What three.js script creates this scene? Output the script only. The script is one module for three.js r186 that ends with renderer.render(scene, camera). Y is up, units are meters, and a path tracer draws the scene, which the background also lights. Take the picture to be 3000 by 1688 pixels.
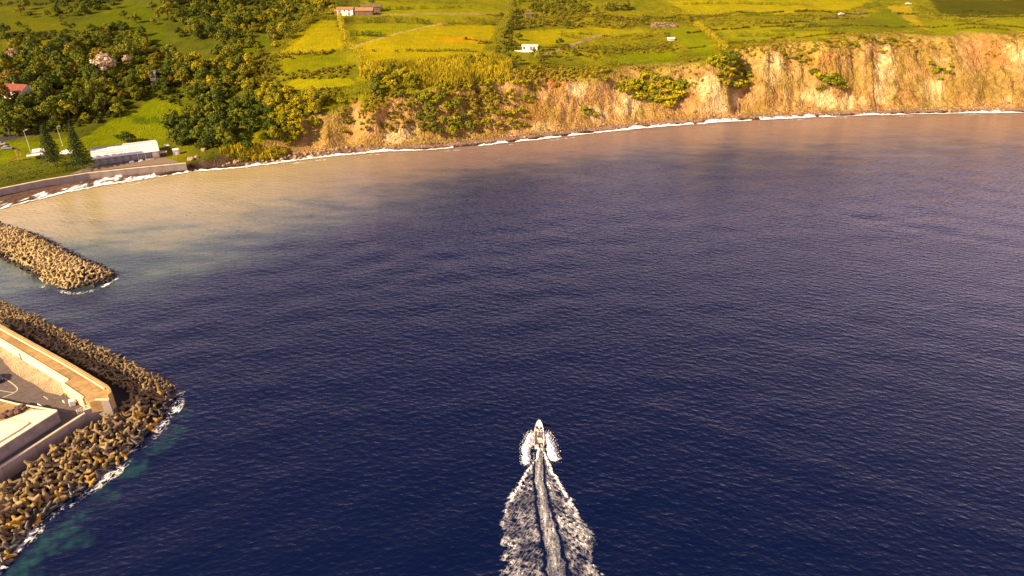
import * as THREE from 'three';
import { mergeGeometries } from 'three/addons/utils/BufferGeometryUtils.js';
import { RoundedBoxGeometry } from 'three/addons/geometries/RoundedBoxGeometry.js';
import { MarchingCubes } from 'three/addons/objects/MarchingCubes.js';

// ------------------------------------------------------------------ camera, sky, sun, exposure
const scene = new THREE.Scene();
const camera = new THREE.PerspectiveCamera(45.73, 16 / 9, 0.5, 4000);
camera.position.set(0, 95, 0);
camera.rotation.set(-28 * Math.PI / 180, 0, 0);
camera.updateMatrixWorld();

const SUN = new THREE.Vector3(-0.70, 0.53, 0.48).normalize();
{ // clear late-afternoon air: pale mauve horizon, deep blue overhead, a glow round the sun
  const w = 512, h = 256, px = new Float32Array(w * h * 4), d = new THREE.Vector3();
  for (let j = 0; j < h; j++) for (let i = 0; i < w; i++) {
    const el = ((j + 0.5) / h - 0.5) * Math.PI, az = ((i + 0.5) / w - 0.5) * 2 * Math.PI;
    d.set(Math.cos(el) * Math.cos(az), Math.sin(el), Math.cos(el) * Math.sin(az));
    const s = Math.max(0, d.y), c = d.dot(SUN), ray = 0.62 * (1 + c * c), ar = Math.exp(-s * 3.3) * ray, ag = Math.exp(-s * 3.0) * ray, ab = Math.exp(-s * 2.7) * ray, g = Math.pow(Math.max(0, c), 14) * 0.35; // molecular scattering is strongest towards and away from the sun
    const k = (j * w + i) * 4;
    px[k] = 2.15 * ar + g * 1.0; px[k + 1] = 0.006 + 1.50 * ag + g * 0.75; px[k + 2] = 0.030 + 1.66 * ab + g * 0.45; px[k + 3] = 1;
  }
  const sky = new THREE.DataTexture(px, w, h, THREE.RGBAFormat, THREE.FloatType);
  sky.mapping = THREE.EquirectangularReflectionMapping; sky.magFilter = sky.minFilter = THREE.LinearFilter; sky.needsUpdate = true;
  scene.background = sky; scene.environment = sky;
}
const sun = new THREE.DirectionalLight(new THREE.Color(1.0, 0.79, 0.47), 5);
sun.position.copy(SUN).multiplyScalar(900).add(new THREE.Vector3(0, 0, -280));
sun.target.position.set(0, 0, -280);
sun.castShadow = true; sun.shadow.mapSize.set(4096, 4096);
Object.assign(sun.shadow.camera, { left: -480, right: 480, top: 420, bottom: -420, near: 100, far: 1800 });
scene.add(sun, sun.target);
const renderer = new THREE.WebGLRenderer({ antialias: true });
renderer.setSize(1024, 576);
renderer.toneMapping = THREE.LinearToneMapping;
renderer.toneMappingExposure = 2.3;
renderer.shadowMap.enabled = true;

// ------------------------------------------------------------------ helpers
const clamp = (x, a = 0, b = 1) => Math.min(b, Math.max(a, x));
const lerp = (a, b, t) => a + (b - a) * t;
const sstep = (a, b, x) => { const t = clamp((x - a) / (b - a)); return t * t * (3 - 2 * t); };
function hash(i, j, s = 0) { let n = Math.imul(i, 374761393) + Math.imul(j, 668265263) + Math.imul(s + 11, 1274126177); n = Math.imul(n ^ (n >>> 13), 1274126177); return ((n ^ (n >>> 16)) >>> 0) / 4294967296; }
function vnoise(x, y, s = 0) {
  const i = Math.floor(x), j = Math.floor(y); let u = x - i, v = y - j; u = u * u * (3 - 2 * u); v = v * v * (3 - 2 * v);
  return lerp(lerp(hash(i, j, s), hash(i + 1, j, s), u), lerp(hash(i, j + 1, s), hash(i + 1, j + 1, s), u), v) * 2 - 1;
}
function fbm(x, y, o = 4, s = 0) { let a = 0.5, r = 0; for (let k = 0; k < o; k++) { r += a * vnoise(x, y, s + k * 7); x = x * 2.03 + 3.1; y = y * 2.03 + 1.7; a *= 0.5; } return r; }
function curve(pts) { // smooth interpolation of y over x
  const n = pts.length, m = [];
  for (let i = 0; i < n; i++) { const a = pts[Math.max(0, i - 1)], b = pts[Math.min(n - 1, i + 1)]; m.push((b[1] - a[1]) / (b[0] - a[0])); }
  return x => {
    if (x <= pts[0][0]) return pts[0][1] + m[0] * (x - pts[0][0]);
    if (x >= pts[n - 1][0]) return pts[n - 1][1] + m[n - 1] * (x - pts[n - 1][0]);
    let i = 0; while (x > pts[i + 1][0]) i++;
    const h = pts[i + 1][0] - pts[i][0], t = (x - pts[i][0]) / h, t2 = t * t, t3 = t2 * t;
    return (2 * t3 - 3 * t2 + 1) * pts[i][1] + (t3 - 2 * t2 + t) * h * m[i] + (3 * t2 - 2 * t3) * pts[i + 1][1] + (t3 - t2) * h * m[i + 1];
  };
}
// the lie of the land: shoreline, plateau heights and the width of the cliff along the coast (metres)
const shoreZ = curve([[-420, -60], [-300, -140], [-240, -192], [-206, -228], [-194, -242.7], [-187, -251], [-178, -262.4], [-157, -276], [-140, -286.5], [-117, -294], [-91, -306.5], [-65, -316], [-36, -321], [0, -333], [44, -350.5], [88, -365], [141, -377.5], [205, -387.5], [294, -393], [420, -388], [640, -370]]);
const shoreK = x => Math.sqrt(1 + Math.pow((shoreZ(x + 4) - shoreZ(x - 4)) / 8, 2));
const beachW = curve([[-420, 13.5], [-209, 13.3], [-200, 12.6], [-189.5, 10.9], [-177, 7.8], [-160, 5.2], [-141, 1.3], [-135, 1.8], [-125, 4], [-60, 4.5], [0, 5], [90, 4], [200, 4], [640, 4]]);
const cliffW = curve([[-420, 1.2], [-128, 1.2], [-116, 6], [-100, 20], [-70, 22], [-30, 28], [40, 29], [80, 30], [110, 29], [150, 32], [230, 37], [640, 37]]);
const plateau = (() => { // thin-plate surface through surveyed heights [x, z, height]
  const P = [[-231, -290, 4.6], [-236, -320, 9], [-262, -355, 16], [-285, -385, 20], [-300, -415, 25], [-325, -455, 31], [-351, -500, 37], [-390, -560, 45], [-190, -262, 3.8], [-150, -290, 3.6],
    [-157, -296, 3.6], [-167, -318, 5.6], [-176, -340, 9], [-187, -365, 13.5], [-199, -392, 18.5], [-210, -420, 24.5], [-225, -455, 31], [-242, -500, 37], [-268, -560, 45],
    [-110, -306, 8], [-92, -328, 13], [-96, -345, 18], [-102, -370, 23], [-109, -400, 28], [-118, -435, 34], [-130, -485, 39], [-145, -550, 46],
    [-46, -345, 24], [0, -352, 26.5], [0, -395, 29], [0, -445, 32.5], [0, -505, 37], [0, -580, 43],
    [88, -388, 24], [93, -410, 26.5], [103, -450, 32], [116, -515, 35.5], [133, -600, 41], [186, -415, 37], [212, -490, 38.6], [258, -590, 42], [298, -420, 37], [344, -490, 38.6], [410, -590, 42],
    [132, -400, 33], [420, -420, 36], [-420, -300, 16], [-420, -480, 40], [0, -800, 90], [-400, -800, 95], [400, -800, 85], [600, -600, 45], [-600, -600, 60], [600, -420, 36], [-300, -190, 4], [-400, -140, 6]];
  const n = P.length, N = n + 3, A = [], U = r2 => r2 < 1e-9 ? 0 : 0.5 * r2 * Math.log(r2), S = 0.01;
  for (let i = 0; i < N; i++) A.push(new Float64Array(N + 1));
  for (let i = 0; i < n; i++) {
    for (let j = 0; j < n; j++) A[i][j] = U(((P[i][0] - P[j][0]) * S) ** 2 + ((P[i][1] - P[j][1]) * S) ** 2) + (i === j ? 0.02 : 0);
    A[i][n] = A[n][i] = 1; A[i][n + 1] = A[n + 1][i] = P[i][0] * S; A[i][n + 2] = A[n + 2][i] = P[i][1] * S; A[i][N] = P[i][2];
  }
  for (let c = 0; c < N; c++) {
    let p = c; for (let r = c + 1; r < N; r++) if (Math.abs(A[r][c]) > Math.abs(A[p][c])) p = r;
    [A[c], A[p]] = [A[p], A[c]];
    for (let r = 0; r < N; r++) if (r !== c) { const f = A[r][c] / A[c][c]; if (f) for (let k = c; k <= N; k++) A[r][k] -= f * A[c][k]; }
  }
  const w = A.map((r, i) => r[N] / r[i]);
  return (x, z) => {
    let h = w[n] + w[n + 1] * x * S + w[n + 2] * z * S;
    for (let i = 0; i < n; i++) h += w[i] * U(((x - P[i][0]) * S) ** 2 + ((z - P[i][1]) * S) ** 2);
    return Math.max(3.2, h);
  };
})();
const inland = (x, z) => (shoreZ(x) - z) / shoreK(x); // metres from the waterline
function cliffPart(x, z, d) { // 0 at the foot of the cliff, 1 on the plateau
  const m = sstep(-112, -96, x), b = beachW(x);
  const w = x + 7 * fbm(x / 24, d / 22, 3, 6) + 0.3 * d * vnoise(x / 60, 0.5, 9);
  const r1 = 1 - 1.9 * Math.abs(fbm(w / 21, d / 55, 4, 5)), r2 = 1 - 2 * Math.abs(fbm(w / 6.5, d / 20, 3, 8));
  let e = m * ((r1 - 0.6) * 3.4 + (r2 - 0.6) * 1.5 + vnoise(x / 34, 0.5, 21) * 4 + 2.2 * vnoise((x + 1.3 * d) / 21, d / 26, 24) + fbm(x / 6, d / 5, 4, 32) * 2.6 + fbm(x / 1.9, d / 1.6, 3, 31) * 1.3);
  e += m * 7.5 * Math.exp(-Math.pow((x + 79) / 5.5, 2)) - m * 8 * Math.exp(-Math.pow((x + 68) / 5, 2)) + m * 5 * Math.exp(-Math.pow((x - 131) / 7, 2)) - m * 8 * Math.exp(-Math.pow((x - 112) / 13, 2)); // buttresses and gullies
  e *= sstep(0, 5, d - b) ;
  return (d - b - e * 0.9 - m * 2.0) / (cliffW(x) * (1 + m * (0.32 * vnoise(x / 23, 2.5, 26) + 0.16 * vnoise(x / 9, 2.5, 27))));
}
function ground(x, z) {
  const d = inland(x, z), b = beachW(x);
  if (d < 0) return Math.max(-9, d * 0.33);
  const shelf = 1.25 * Math.pow(clamp(d / b), 0.8) + 0.15 * vnoise(x * 1.1, z * 1.1, 3) * clamp(d / b);
  if (d < b) return shelf;
  const p = plateau(x, z) + (0.5 * fbm(x / 14, z / 14, 3, 40) + 3.2 * fbm(x / 42, z / 90, 3, 41) * sstep(-90, 30, x)) * sstep(-140, -100, x);
  const s = cliffPart(x, z, d);
  if (s >= 1) return p;
  const t = clamp(s), f = t < 0.12 ? t * 0.75 : t < 0.66 ? 0.09 + 0.74 * (t - 0.12) / 0.54 : 0.83 + 0.17 * (1 - Math.pow(1 - (t - 0.66) / 0.34, 1.7));
  return lerp(shelf, p, f);
}
function rngOf(a) { return () => { a |= 0; a = a + 0x6D2B79F5 | 0; let t = Math.imul(a ^ a >>> 15, 1 | a); t = t + Math.imul(t ^ t >>> 7, 61 | t) ^ t; return ((t ^ t >>> 14) >>> 0) / 4294967296; }; }
const R = (r, a, b) => a + (b - a) * r();
const used = {};
function numbered(n) { if (!(n in used)) { used[n] = 0; return n; } used[n]++; return n + '_' + String(used[n]).padStart(3, '0'); }
function tag(o, label, category, group) { o.userData.label = label; o.userData.category = category; if (group) o.userData.group = group; return o; }
function mesh(name, geo, mat, parent) { const m = new THREE.Mesh(Array.isArray(geo) ? join(geo) : geo, mat); m.name = parent ? name : numbered(name); (parent || scene).add(m); return m; }
function thing(name, label, category, [x, y, z] = [0, 0, 0], turn = 0, group) { const g = new THREE.Group(); g.name = numbered(name); g.position.set(x, y, z); g.rotation.y = turn; scene.add(g); return tag(g, label, category, group); }
function structure(o) { o.userData.kind = 'structure'; return o; }
function stuff(o, label, category) { o.userData.kind = 'stuff'; return tag(o, label, category); }
function join(list) { return mergeGeometries(list.map(g => { const q = g.index ? g.toNonIndexed() : g; for (const k of Object.keys(q.attributes)) if (!['position', 'normal', 'uv'].includes(k)) q.deleteAttribute(k); if (!q.attributes.uv) q.setAttribute('uv', new THREE.BufferAttribute(new Float32Array(q.attributes.position.count * 2), 2)); return q; })); }
const M4 = new THREE.Matrix4();
function box(w, h, d, x = 0, y = 0, z = 0, ry = 0, bev = 0) { const g = bev ? new RoundedBoxGeometry(w, h, d, 1, bev) : new THREE.BoxGeometry(w, h, d); if (ry) g.rotateY(ry); g.translate(x, y + h / 2, z); return g; }
function cyl(r0, r1, h, x = 0, y = 0, z = 0, n = 10) { const g = new THREE.CylinderGeometry(r1, r0, h, n); g.translate(x, y + h / 2, z); return g; }
function bar(a, b, r, n = 6) { const A = new THREE.Vector3(...a), B = new THREE.Vector3(...b), L = A.distanceTo(B), g = new THREE.CylinderGeometry(r, r, L, n); g.applyQuaternion(new THREE.Quaternion().setFromUnitVectors(new THREE.Vector3(0, 1, 0), B.clone().sub(A).normalize())); g.translate((A.x + B.x) / 2, (A.y + B.y) / 2, (A.z + B.z) / 2); return g; }
function extrude(pts, h, y = 0, bev = 0) { // flat outline [[x, z], ...] raised to height h
  const s = new THREE.Shape(pts.map(p => new THREE.Vector2(p[0], -p[1]))); const g = new THREE.ExtrudeGeometry(s, { depth: h, bevelEnabled: bev > 0, bevelSize: bev, bevelThickness: bev, bevelOffset: -bev, bevelSegments: 1, curveSegments: 10 });
  g.rotateX(-Math.PI / 2); g.translate(0, y, 0); return g;
}
function soup(P, I, C, UV) { const g = new THREE.BufferGeometry(); g.setAttribute('position', new THREE.Float32BufferAttribute(P, 3)); if (I) g.setIndex(I); if (C) g.setAttribute('color', new THREE.Float32BufferAttribute(C, 3)); if (UV) g.setAttribute('uv', new THREE.Float32BufferAttribute(UV, 2)); g.computeVertexNormals(); return g; }
function tex(w, h, f, opt = {}) { // f(i, j) -> [r, g, b] in 0..1 or a number
  const d = new Uint8Array(w * h * 4);
  for (let j = 0; j < h; j++) for (let i = 0; i < w; i++) { const v = f(i, j), k = (j * w + i) * 4; if (typeof v === 'number') d[k] = d[k + 1] = d[k + 2] = clamp(v) * 255; else for (let c = 0; c < 3; c++) d[k + c] = clamp(v[c]) * 255; d[k + 3] = 255; }
  const t = new THREE.DataTexture(d, w, h); t.magFilter = THREE.LinearFilter; t.minFilter = THREE.LinearMipmapLinearFilter; t.generateMipmaps = true;
  t.wrapS = t.wrapT = opt.clamp ? THREE.ClampToEdgeWrapping : THREE.RepeatWrapping; if (opt.srgb) t.colorSpace = THREE.SRGBColorSpace; t.needsUpdate = true; return t;
}
function tnoise(n, period, o = 4, s = 0) { // tileable fbm on n x n
  const a = new Float32Array(n * n);
  for (let j = 0; j < n; j++) for (let i = 0; i < n; i++) {
    let amp = 0.5, r = 0, p = period;
    for (let k = 0; k < o; k++) {
      const x = i / n * p, y = j / n * p, ix = Math.floor(x), iy = Math.floor(y); let u = x - ix, v = y - iy; u = u * u * (3 - 2 * u); v = v * v * (3 - 2 * v); const m = q => q % p;
      r += amp * (lerp(lerp(hash(m(ix), m(iy), s + k), hash(m(ix + 1), m(iy), s + k), u), lerp(hash(m(ix), m(iy + 1), s + k), hash(m(ix + 1), m(iy + 1), s + k), u), v) * 2 - 1);
      amp *= 0.55; p *= 2;
    }
    a[j * n + i] = r;
  }
  return a;
}
const inPoly = (x, z, p) => { let c = false; for (let i = 0, j = p.length - 1; i < p.length; j = i++) if ((p[i][1] > z) !== (p[j][1] > z) && x < (p[j][0] - p[i][0]) * (z - p[i][1]) / (p[j][1] - p[i][1]) + p[i][0]) c = !c; return c; };
const toLine = (x, z, p) => { let b = 1e9; for (let i = 0; i + 1 < p.length; i++) { const dx = p[i + 1][0] - p[i][0], dz = p[i + 1][1] - p[i][1], t = clamp(((x - p[i][0]) * dx + (z - p[i][1]) * dz) / (dx * dx + dz * dz)); b = Math.min(b, Math.hypot(x - p[i][0] - t * dx, z - p[i][1] - t * dz)); } return b; };
const rgb = (r, g, b) => new THREE.Color().setRGB(r, g, b);
const std = (c, rough = 0.85, extra = {}) => new THREE.MeshStandardMaterial({ color: rgb(...c), roughness: rough, ...extra });

const N512 = tnoise(512, 8, 6, 3), N256 = tnoise(256, 16, 5, 9);
const grainMap = tex(512, 512, (i, j) => 0.95 + 0.42 * N512[j * 512 + i], {});
const roughBump = tex(256, 256, (i, j) => 0.5 + 0.6 * N256[j * 256 + i]);

// ------------------------------------------------------------------ the sea
const WAVES = (() => { const r = rngOf(7), w = []; for (let i = 0; i < 26; i++) { const L = 5 * Math.pow(5.2, r()), a = R(r, -0.75, 0.75) + 0.15, k = 2 * Math.PI / L; w.push([k * Math.sin(a), k * Math.cos(a), r() * 6.28, 0.0024 * L * R(r, 0.5, 1)]); } return w; })();
function sea(x, z) { let h = 0; for (const [kx, kz, p, A] of WAVES) h += A * Math.sin(kx * x + kz * z + p); const d = inland(x, z); return h * (0.55 + 0.45 * vnoise(x / 47, z / 38, 77)) * clamp(-d / 60, 0.15, 1); }
// the sea is one clear deep blue; only along the waterline it carries sand (off the beach) or red-brown earth (under the cliffs), in a ragged plume
const plumeW = curve([[-420, 130], [-200, 112], [-150, 112], [-115, 116], [-80, 100], [-55, 84], [-20, 66], [20, 62], [70, 68], [140, 82], [220, 100], [320, 108], [640, 110]]);
function waterColour(x, z) {
  const nA = fbm(x / 55, z / 30, 4, 50), nB = fbm(x / 15, z / 4.5, 3, 60), nC = fbm(x / 5, z / 2.2, 2, 61), west = sstep(-15, -140, x);
  const q = Math.max(0, -inland(x, z)) / (plumeW(x) * (1 + .28 * nA)), plume = 1 - sstep(-.25, 1.6, q + .22 * nB + .10 * nC);
  const earth = [lerp(.225, .36, west), lerp(.140, .275, west), lerp(.112, .125, west)], deep = [.0006, .0036, .026], thin = [lerp(.052, .064, west), lerp(.050, .098, west), lerp(.066, .086, west)];
  return deep.map((v, i) => lerp(lerp(v, thin[i], sstep(0, .6, plume)), earth[i] * (1 + .2 * nB), .95 * sstep(.34, .98, plume)));
}
const shoalKeys = [[[-71.5, -113.1], 2.6, .55], [[-72.8, -108.8], 2.4, .8], [[-74.8, -102.8], 2.6, .95], [[-77.8, -96.4], 2.2, .4], [[-78.7, -90.4], 2.2, .8], [[-79.7, -86.8], 2.4, 1], [[-79.8, -83.4], 3.0, .8], [[-81.6, -80.6], 2.6, .7], [[-81.2, -77.3], 3.6, .8], [[-75.4, -84.6], 2.0, .6], [[-72.2, -120], 2.0, .4], [[-75.2, -95], 1.6, .6]]; // blocks under the surface
{
  const W = 2048, H = 1024, x0 = -340, x1 = 340, z0 = -410, z1 = -62;
  const px = new Uint8Array(W * H * 4), enc = v => { v = clamp(v); return 255 * (v <= 0.0031308 ? v * 12.92 : 1.055 * Math.pow(v, 1 / 2.4) - 0.055); };
  for (let j = 0; j < H; j++) for (let i = 0; i < W; i++) {
    const x = lerp(x0, x1, (i + 0.5) / W), z = lerp(z0, z1, (j + 0.5) / H);
    const c = waterColour(x, z), o = (j * W + i) * 4;
    if (x < -60 && z > -135) for (const [p, r, a] of shoalKeys) { const e = Math.hypot(x - p[0], z - p[1]) / r + 0.9 * fbm(x / 1.6, z / 1.6, 4, 63), m = a * (1 - sstep(0.45, 1.25, e)); if (m > 0) { const q = 0.7 * m * (0.5 + 0.9 * fbm(x / 0.9, z / 0.9, 3, 64) + 0.2); c[0] = lerp(c[0], 0.010, q); c[1] = lerp(c[1], 0.050, q); c[2] = lerp(c[2], 0.046, q); } }
    px[o] = enc(c[0]); px[o + 1] = enc(c[1]); px[o + 2] = enc(c[2]); px[o + 3] = 255;
  }
  const map = new THREE.DataTexture(px, W, H); map.colorSpace = THREE.SRGBColorSpace; map.magFilter = THREE.LinearFilter; map.needsUpdate = true;
  // ripples: two tiling wave fields of different size
  const field = (n, count, kmin, kmax, spread, pw, seed) => {
    const r = rngOf(seed), a = new Float32Array(n * n), cs = [];
    for (let q = 0; q < count; q++) { const k = kmin * Math.pow(kmax / kmin, Math.pow(r(), 0.8)), th = (r() + r() - 1) * spread; const kx = Math.round(k * Math.sin(th)), kz = Math.round(k * Math.cos(th)); const kk = Math.hypot(kx, kz) || 1; cs.push([kx * 2 * Math.PI / n, kz * 2 * Math.PI / n, r() * 6.283, Math.pow(kk, -pw)]); }
    for (const [kx, kz, p, A] of cs) {
      const sx = new Float32Array(n), cx = new Float32Array(n);
      for (let i = 0; i < n; i++) { sx[i] = Math.sin(kx * i + p); cx[i] = Math.cos(kx * i + p); }
      for (let j = 0; j < n; j++) { const s = Math.sin(kz * j), c = Math.cos(kz * j); for (let i = 0; i < n; i++) a[j * n + i] += A * (sx[i] * c + cx[i] * s); }
    }
    let mx = 0; for (const v of a) mx = Math.max(mx, Math.abs(v));
    for (let i = 0; i < a.length; i++) { const t = 0.5 + 0.5 * a[i] / mx; a[i] = t * t * (1.6 - 0.6 * t); } // crests sharper than troughs
    return a;
  };
  const n1 = 1024, f1 = field(n1, 150, 7, 90, 1.35, 1.15, 91), bump = tex(n1, n1, (i, j) => f1[j * n1 + i]);
  const n2 = 512, f2 = field(n2, 90, 5, 60, 1.25, 1.05, 92), amp = 0.10 * n2 / 12.3;
  const nrm = tex(n2, n2, (i, j) => { const g = (a, b) => f2[((b + n2) % n2) * n2 + (a + n2) % n2], dx = (g(i + 1, j) - g(i - 1, j)) / 2 * amp, dy = (g(i, j + 1) - g(i, j - 1)) / 2 * amp, l = Math.hypot(dx, dy, 1); return [0.5 - dx / l / 2, 0.5 - dy / l / 2, 0.5 + 0.5 / l]; });
  const n3 = tnoise(256, 3, 5, 44), paws = tex(256, 256, (i, j) => .17 + .16 * n3[j * 256 + i]); paws.repeat.set((x1 - x0) / 310, (z1 - z0) / 170); // wind patches
  const X = [], Z = [];
  for (let x = -900; x < -300; x += 12) X.push(x); for (let x = -300; x <= 320; x += 1.4) X.push(x); for (let x = 330; x < 900; x += 12) X.push(x);
  for (let z = 120; z > -70; z -= 8) Z.push(z); for (let z = -70; z > -400; z -= 1.25) Z.push(z); Z.push(-404, -415);
  const P = [], I = [], UV = [];
  for (const z of Z) for (const x of X) { P.push(x, sea(x, z), z); UV.push((x - x0) / (x1 - x0), (z - z0) / (z1 - z0)); }
  for (let j = 0; j + 1 < Z.length; j++) for (let i = 0; i + 1 < X.length; i++) { const a = j * X.length + i, b = a + 1, c = a + X.length, e = c + 1; I.push(a, b, c, b, e, c); }
  const lx = x1 - x0, lz = z1 - z0;
  map.wrapS = map.wrapT = THREE.ClampToEdgeWrapping;
  bump.repeat.set(lx / 23, lz / 23); nrm.repeat.set(lx / 12.3, lz / 12.3); nrm.rotation = 0.31;
  const water = new THREE.MeshPhysicalMaterial({ map, roughness: 1, roughnessMap: paws, ior: 1.333, bumpMap: bump, bumpScale: 0.155, normalMap: nrm, normalScale: new THREE.Vector2(0.5, 0.5) });
  structure(mesh('sea', soup(P, I, null, UV), water));
}

// ------------------------------------------------------------------ the land
const FIELDS = [ // [outline, colour, how uneven]
  [[[-95.3, -417.5], [-77.4, -437.3], [-55.9, -465.8], [-8.1, -480.2], [-16.5, -417.6], [-17.4, -408.1], [-47.3, -394.5], [-78.2, -391.7], [-89.6, -411.7]], [0.278, 0.218, 0.001], .25],
  [[[-107.5, -468.8], [-44.5, -473.8], [-77.6, -438.2], [-99.6, -439.3]], [0.195, 0.186, 0.001], .25],
  [[[-46.7, -438.1], [-33.3, -439], [-16.7, -439.4], [-17.2, -429.8], [-40.5, -426]], [0.369, 0.207, 0.002], .5],
  [[[-134.2, -418.4], [-131.6, -454.9], [-127.6, -485.6], [-116.5, -480.9], [-97.4, -416], [-110.5, -412.5]], [0.242, 0.202, 0.001], .4],
  [[[-121, -364.9], [-117.6, -374.5], [-87.1, -366.7], [-80.3, -358.2], [-87.7, -356.8], [-105.5, -358.5]], [0.242, 0.212, 0.002], .3],
  [[[-134.1, -403.7], [-95.4, -406.9], [-85.7, -386.5], [-100.4, -384.8], [-125.1, -384.9]], [0.154, 0.148, 0.001], .4],
  [[[-116.7, -548.5], [-75.6, -544], [-18, -554.8], [-2.5, -528.5], [-45.7, -487.3], [-86.2, -499], [-97.9, -527.2]], [0.184, 0.175, 0.001], .3],
  [[[0, -470.1], [60.4, -494], [90, -477], [61.8, -466.5], [29.2, -438.5], [0, -437.3]], [0.252, 0.207, 0.001], .3],
  [[[57.1, -412.2], [71.3, -425.5], [94.2, -422.4], [96.1, -409.2], [85.2, -405], [59.7, -405.1]], [0.143, 0.159, 0.001], .15],
  [[[99, -480.9], [120.5, -488.8], [119.5, -443.4], [118.3, -399.6], [109, -396.9], [104.1, -442.8]], [0.154, 0.164, 0.001], .2],
  [[[153, -572.9], [195.2, -560.5], [186.1, -532], [147.4, -544.9]], [0.215, 0.197, 0.002], .3],
  [[[134.1, -482.9], [204.2, -472.6], [188.3, -422.9], [126.4, -429.1]], [0.220, 0.197, 0.002], .35],
  [[[128.4, -596.3], [203.9, -595.9], [288.3, -588.2], [251.8, -552], [185.2, -521.9], [130.7, -549.3]], [0.262, 0.218, 0.002], .35],
  [[[208.5, -450.2], [262.4, -530.7], [284.3, -555.5], [258.1, -463.3], [243.4, -448.7]], [0.123, 0.128, 0.001], .2],
  [[[290.2, -569.8], [307.3, -565.8], [273.9, -491.3], [259.8, -447.7], [258.7, -463.2]], [0.298, 0.218, 0.008], .3],
  [[[272.2, -488.1], [307.5, -486.2], [357.6, -503], [319.8, -446], [285.4, -430.5], [254.8, -434.1]], [0.190, 0.180, 0.001], .2],
  [[[331.1, -584.6], [413.9, -585.1], [363.9, -508.8], [309.9, -502.1], [310, -536.7]], [0.063, 0.061, 0.001], .2],
  [[[-203.9, -316.8], [-200.7, -339.8], [-196.2, -344], [-190.4, -366.9], [-176.2, -359.7], [-166.2, -352.5], [-162.7, -342], [-167.8, -338.3], [-167.1, -330.1], [-158.1, -304.3], [-181.9, -310.5], [-192, -303.4], [-220.5, -284.8], [-234, -306.6], [-219, -312.7]], [0.133, 0.148, 0.001], .25],
  [[[-194.9, -343.7], [-162.7, -342], [-167.8, -338.3], [-185.5, -336]], [0.063, 0.091, 0.001], .3],
  [[[-296.3, -477.8], [-287.5, -512.6], [-286.4, -546.5], [-258.3, -540.3], [-235.1, -490.9], [-211.6, -439.4], [-224.1, -434.2], [-263.7, -485.2], [-281.6, -477.8]], [0.076, 0.092, 0.001], .3],
  [[[-374.9, -538.2], [-342.5, -547], [-313.9, -503.8], [-293, -477.8], [-308.3, -473.2], [-333.4, -470.8]], [0.100, 0.101, 0.002], .4],
  [[[-331, -466.9], [-303.7, -446.4], [-294.3, -458.1], [-283.6, -440.6], [-297.9, -432.8], [-305.7, -425.4]], [0.141, 0.122, 0.002], .4],
  [[[-167.3, -433.2], [-157.5, -449.2], [-144.2, -433], [-152.4, -418.7]], [0.092, 0.106, 0.001], .3],
];
const TRACKS = [[[[-93.9, -415.1], [-77.3, -436.2], [-55.9, -465.8], [-43.7, -477.1]], 1.6, [.34, .25, .06]], [[[14.4, -410.4], [28.5, -426.5], [36.6, -439.1], [44.8, -450], [58.1, -468.9]], 1.9, [.26, .19, .105]], [[[-95.5, -499], [-67.1, -504.9], [-28.8, -515], [-4.9, -526.6]], 3.5, [.27, .19, .055]], [[[219.5, -499.3], [247.8, -530.9], [262, -546]], 3, [.19, .15, .09]], [[[-236.2, -310.4], [-230.4, -316.3], [-221.1, -322.3]], 3, [.05, .045, .05]]];
const PALE = [[[109.5, -381.8], 13, 8], [[116.7, -380.6], 13, 6], [[175.7, -396], 15, 4.5], [[190.2, -396.4], 14, 4], [[216.2, -404.4], 9, 8], [[219.7, -413.1], 8, 12], [[248.2, -407.6], 9, 9], [[65.3, -376.9], 10, 7], [[15.9, -351.2], 6, 3], [[-56.1, -325.7], 9, 3.5], [[296.8, -419.6], 8, 6], [[34.5, -371.2], 9, 4], [[147.6, -401.9], 8, 10], [[43.7, -365.5], 7, 5], [[-49.9, -329.5], 8, 4]];
const RUST = [[[283.8, -424.2], 13, 8], [[-80.2, -351.5], 6, 3.5], [[179.1, -405.1], 14, 7], [[10.6, -354.9], 14, 5], [[25.4, -371.5], 10, 3], [[-67.3, -330.9], 9, 5]];
const GREEN = [[[182.9, -403.5], 17, 4], [[197.7, -406.2], 13, 7], [[227.8, -413.5], 5, 14], [[265.1, -408.6], 14, 7], [[162.2, -397.8], 5, 7], [[280.1, -407.4], 16, 5], [[239.7, -408.5], 9, 6], [[222, -404.5], 8, 8], [[19.6, -357.9], 6, 6], [[260, -421.7], 5, 12], [[207.3, -410.3], 8, 5]];
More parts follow.
